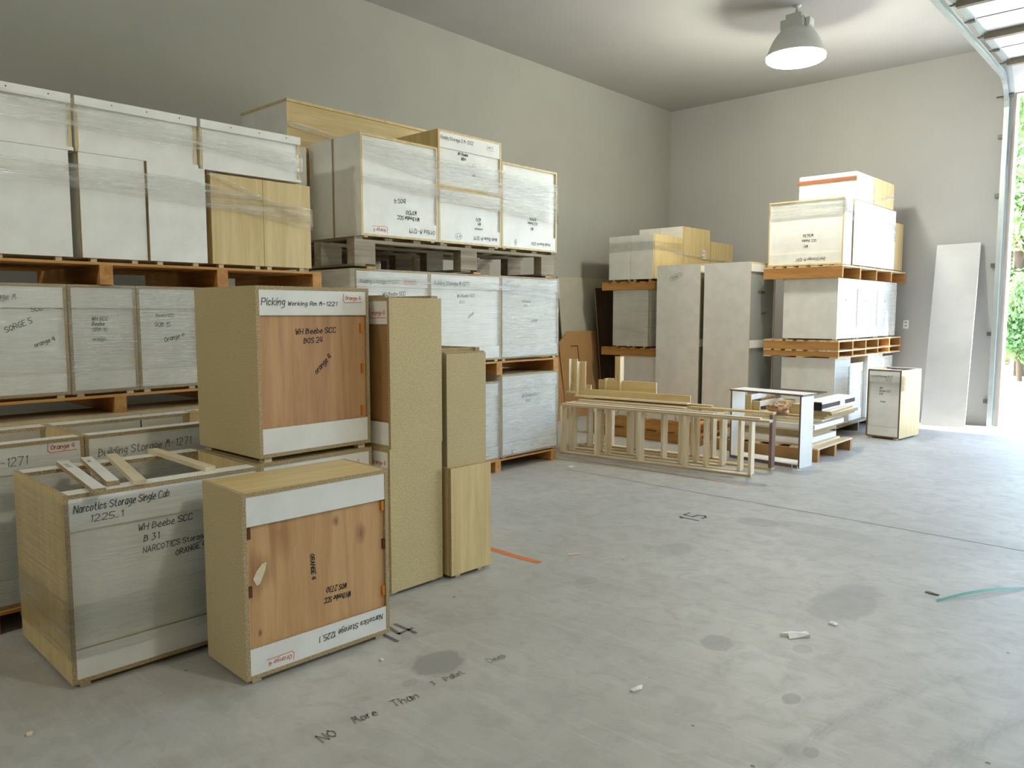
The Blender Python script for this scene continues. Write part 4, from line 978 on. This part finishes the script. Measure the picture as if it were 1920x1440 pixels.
slab('dark sheet laid over the back of the scrap pile', -3.85, -3.22, 8.42, 8.75, topz+.175, .012, M_dark, M_dark, .0)
for (x, y) in ((-3.8, 8.45), (-3.3, 8.65)): pass
# crumpled kraft paper
me = bpy.data.meshes.new('crumpled_paper'); bm = bmesh.new(); bmesh.ops.create_icosphere(bm, subdivisions=3, radius=.1)
rr = random.Random(4)
for v in bm.verts: v.co *= rr.uniform(.68, 1.12); v.co.z = max(-.05, v.co.z*.6); v.co.x *= 1.15
bm.to_mesh(me); bm.free(); me.materials.append(M_kraft); o = link(bpy.data.objects.new('crumpled_paper', me)); o.location = (-3.46, 7.99, topz+.052); tag(o, 'crumpled pinkish kraft paper lying on the scrap pile', 'paper')

# ================================================================= floor litter
def scrap(name, label, x, y, pts, m, z=.004, cat='scrap', fold=.012, seed=1):
    rnd = random.Random(seed); n = len(pts)
    V = [(0, 0, z+fold)]+[(a, b, z+rnd.uniform(0, fold)) for a, b in pts]+[(0, 0, .001)]+[(a, b, .001) for a, b in pts]
    F = [(0, i+1, (i+1) % n+1) for i in range(n)]+[(n+1, n+2+(i+1) % n, n+2+i) for i in range(n)]+[(i+1, n+2+i, n+2+(i+1) % n, (i+1) % n+1) for i in range(n)]
    o = mesh(name, V, F, m); o.location = (x, y, 0); return tag(o, label, cat)
scrap('plastic_scrap', 'torn piece of shiny clear film in the middle of the bare floor', -1.383, 3.463, [(-.05, -.05), (-.02, -.03), (.0, -.06), (.03, -.01), (.06, .03), (.03, .06), (.01, .03), (-.03, .02)], M_paper, seed=2)
scrap('paper_scrap', 'small curled white scrap on the floor in the foreground', -1.631, 2.527, [(-.02, -.03), (.0, -.035), (.012, .0), (.0, .03), (-.012, .01)], M_paper, seed=3)
scrap('wood_chip', 'thin wood splinter on the floor right of the maple box', -2.889, 3.733, [(-.03, -.03), (-.02, -.035), (.03, .03), (.02, .035)], M_lumber, fold=.006, seed=4)
scrap('wood_chip', 'tiny pale wood chip on the floor at the lower left', -3.051, .779, [(-.012, -.008), (.012, -.012), (.014, .006), (-.006, .012)], M_lumber, fold=.005, seed=5)
scrap('wood_chip', 'tiny pale crumb on the floor by the knotty box corner', -2.60, 2.0, [(-.008, -.008), (.01, -.006), (.006, .008), (-.006, .008)], M_lumber, fold=.004, seed=6)
scrap('paper_scrap', 'flat white scrap on the floor beside the middle stack pallet', -4.62, 5.90, [(-.02, -.03), (.02, -.03), (.02, .03), (-.02, .03)], M_paper, fold=.003, seed=7)
scrap('rubber_scrap', 'short dark strip on the floor beside the tip of the green strap', -1.06, 4.50, [(-.035, -.012), (.03, -.02), (.035, .0), (-.03, .012)], M_metald, fold=.004, seed=8)
scrap('paper_scrap', 'small white chip on the floor just below the large dark stain', -1.30, 3.72, [(-.02, -.01), (.02, -.02), (.02, .01), (-.015, .015)], M_paper, fold=.008, seed=9)
V = []; F = []
N = 24
for i in range(N+1):
    t = i/N; x = -1.014+.95*t; y = 4.383+1.62*t; z = .003+.02*math.sin(min(1, t*3)*PI); a = .004+.002*math.sin(t*9)
    V += [(x-a, y+a, z+.006), (x+a, y-a, z), (x+a, y-a, z-.001), (x-a, y+a, z+.005)]
for i in range(N):
    for j in range(4): F.append((i*4+j, i*4+(j+1) % 4, (i+1)*4+(j+1) % 4, (i+1)*4+j))
o = mesh('plastic_strap', V, F, M_strap); tag(o, 'long green plastic strap lying on the floor at the right edge', 'strap')
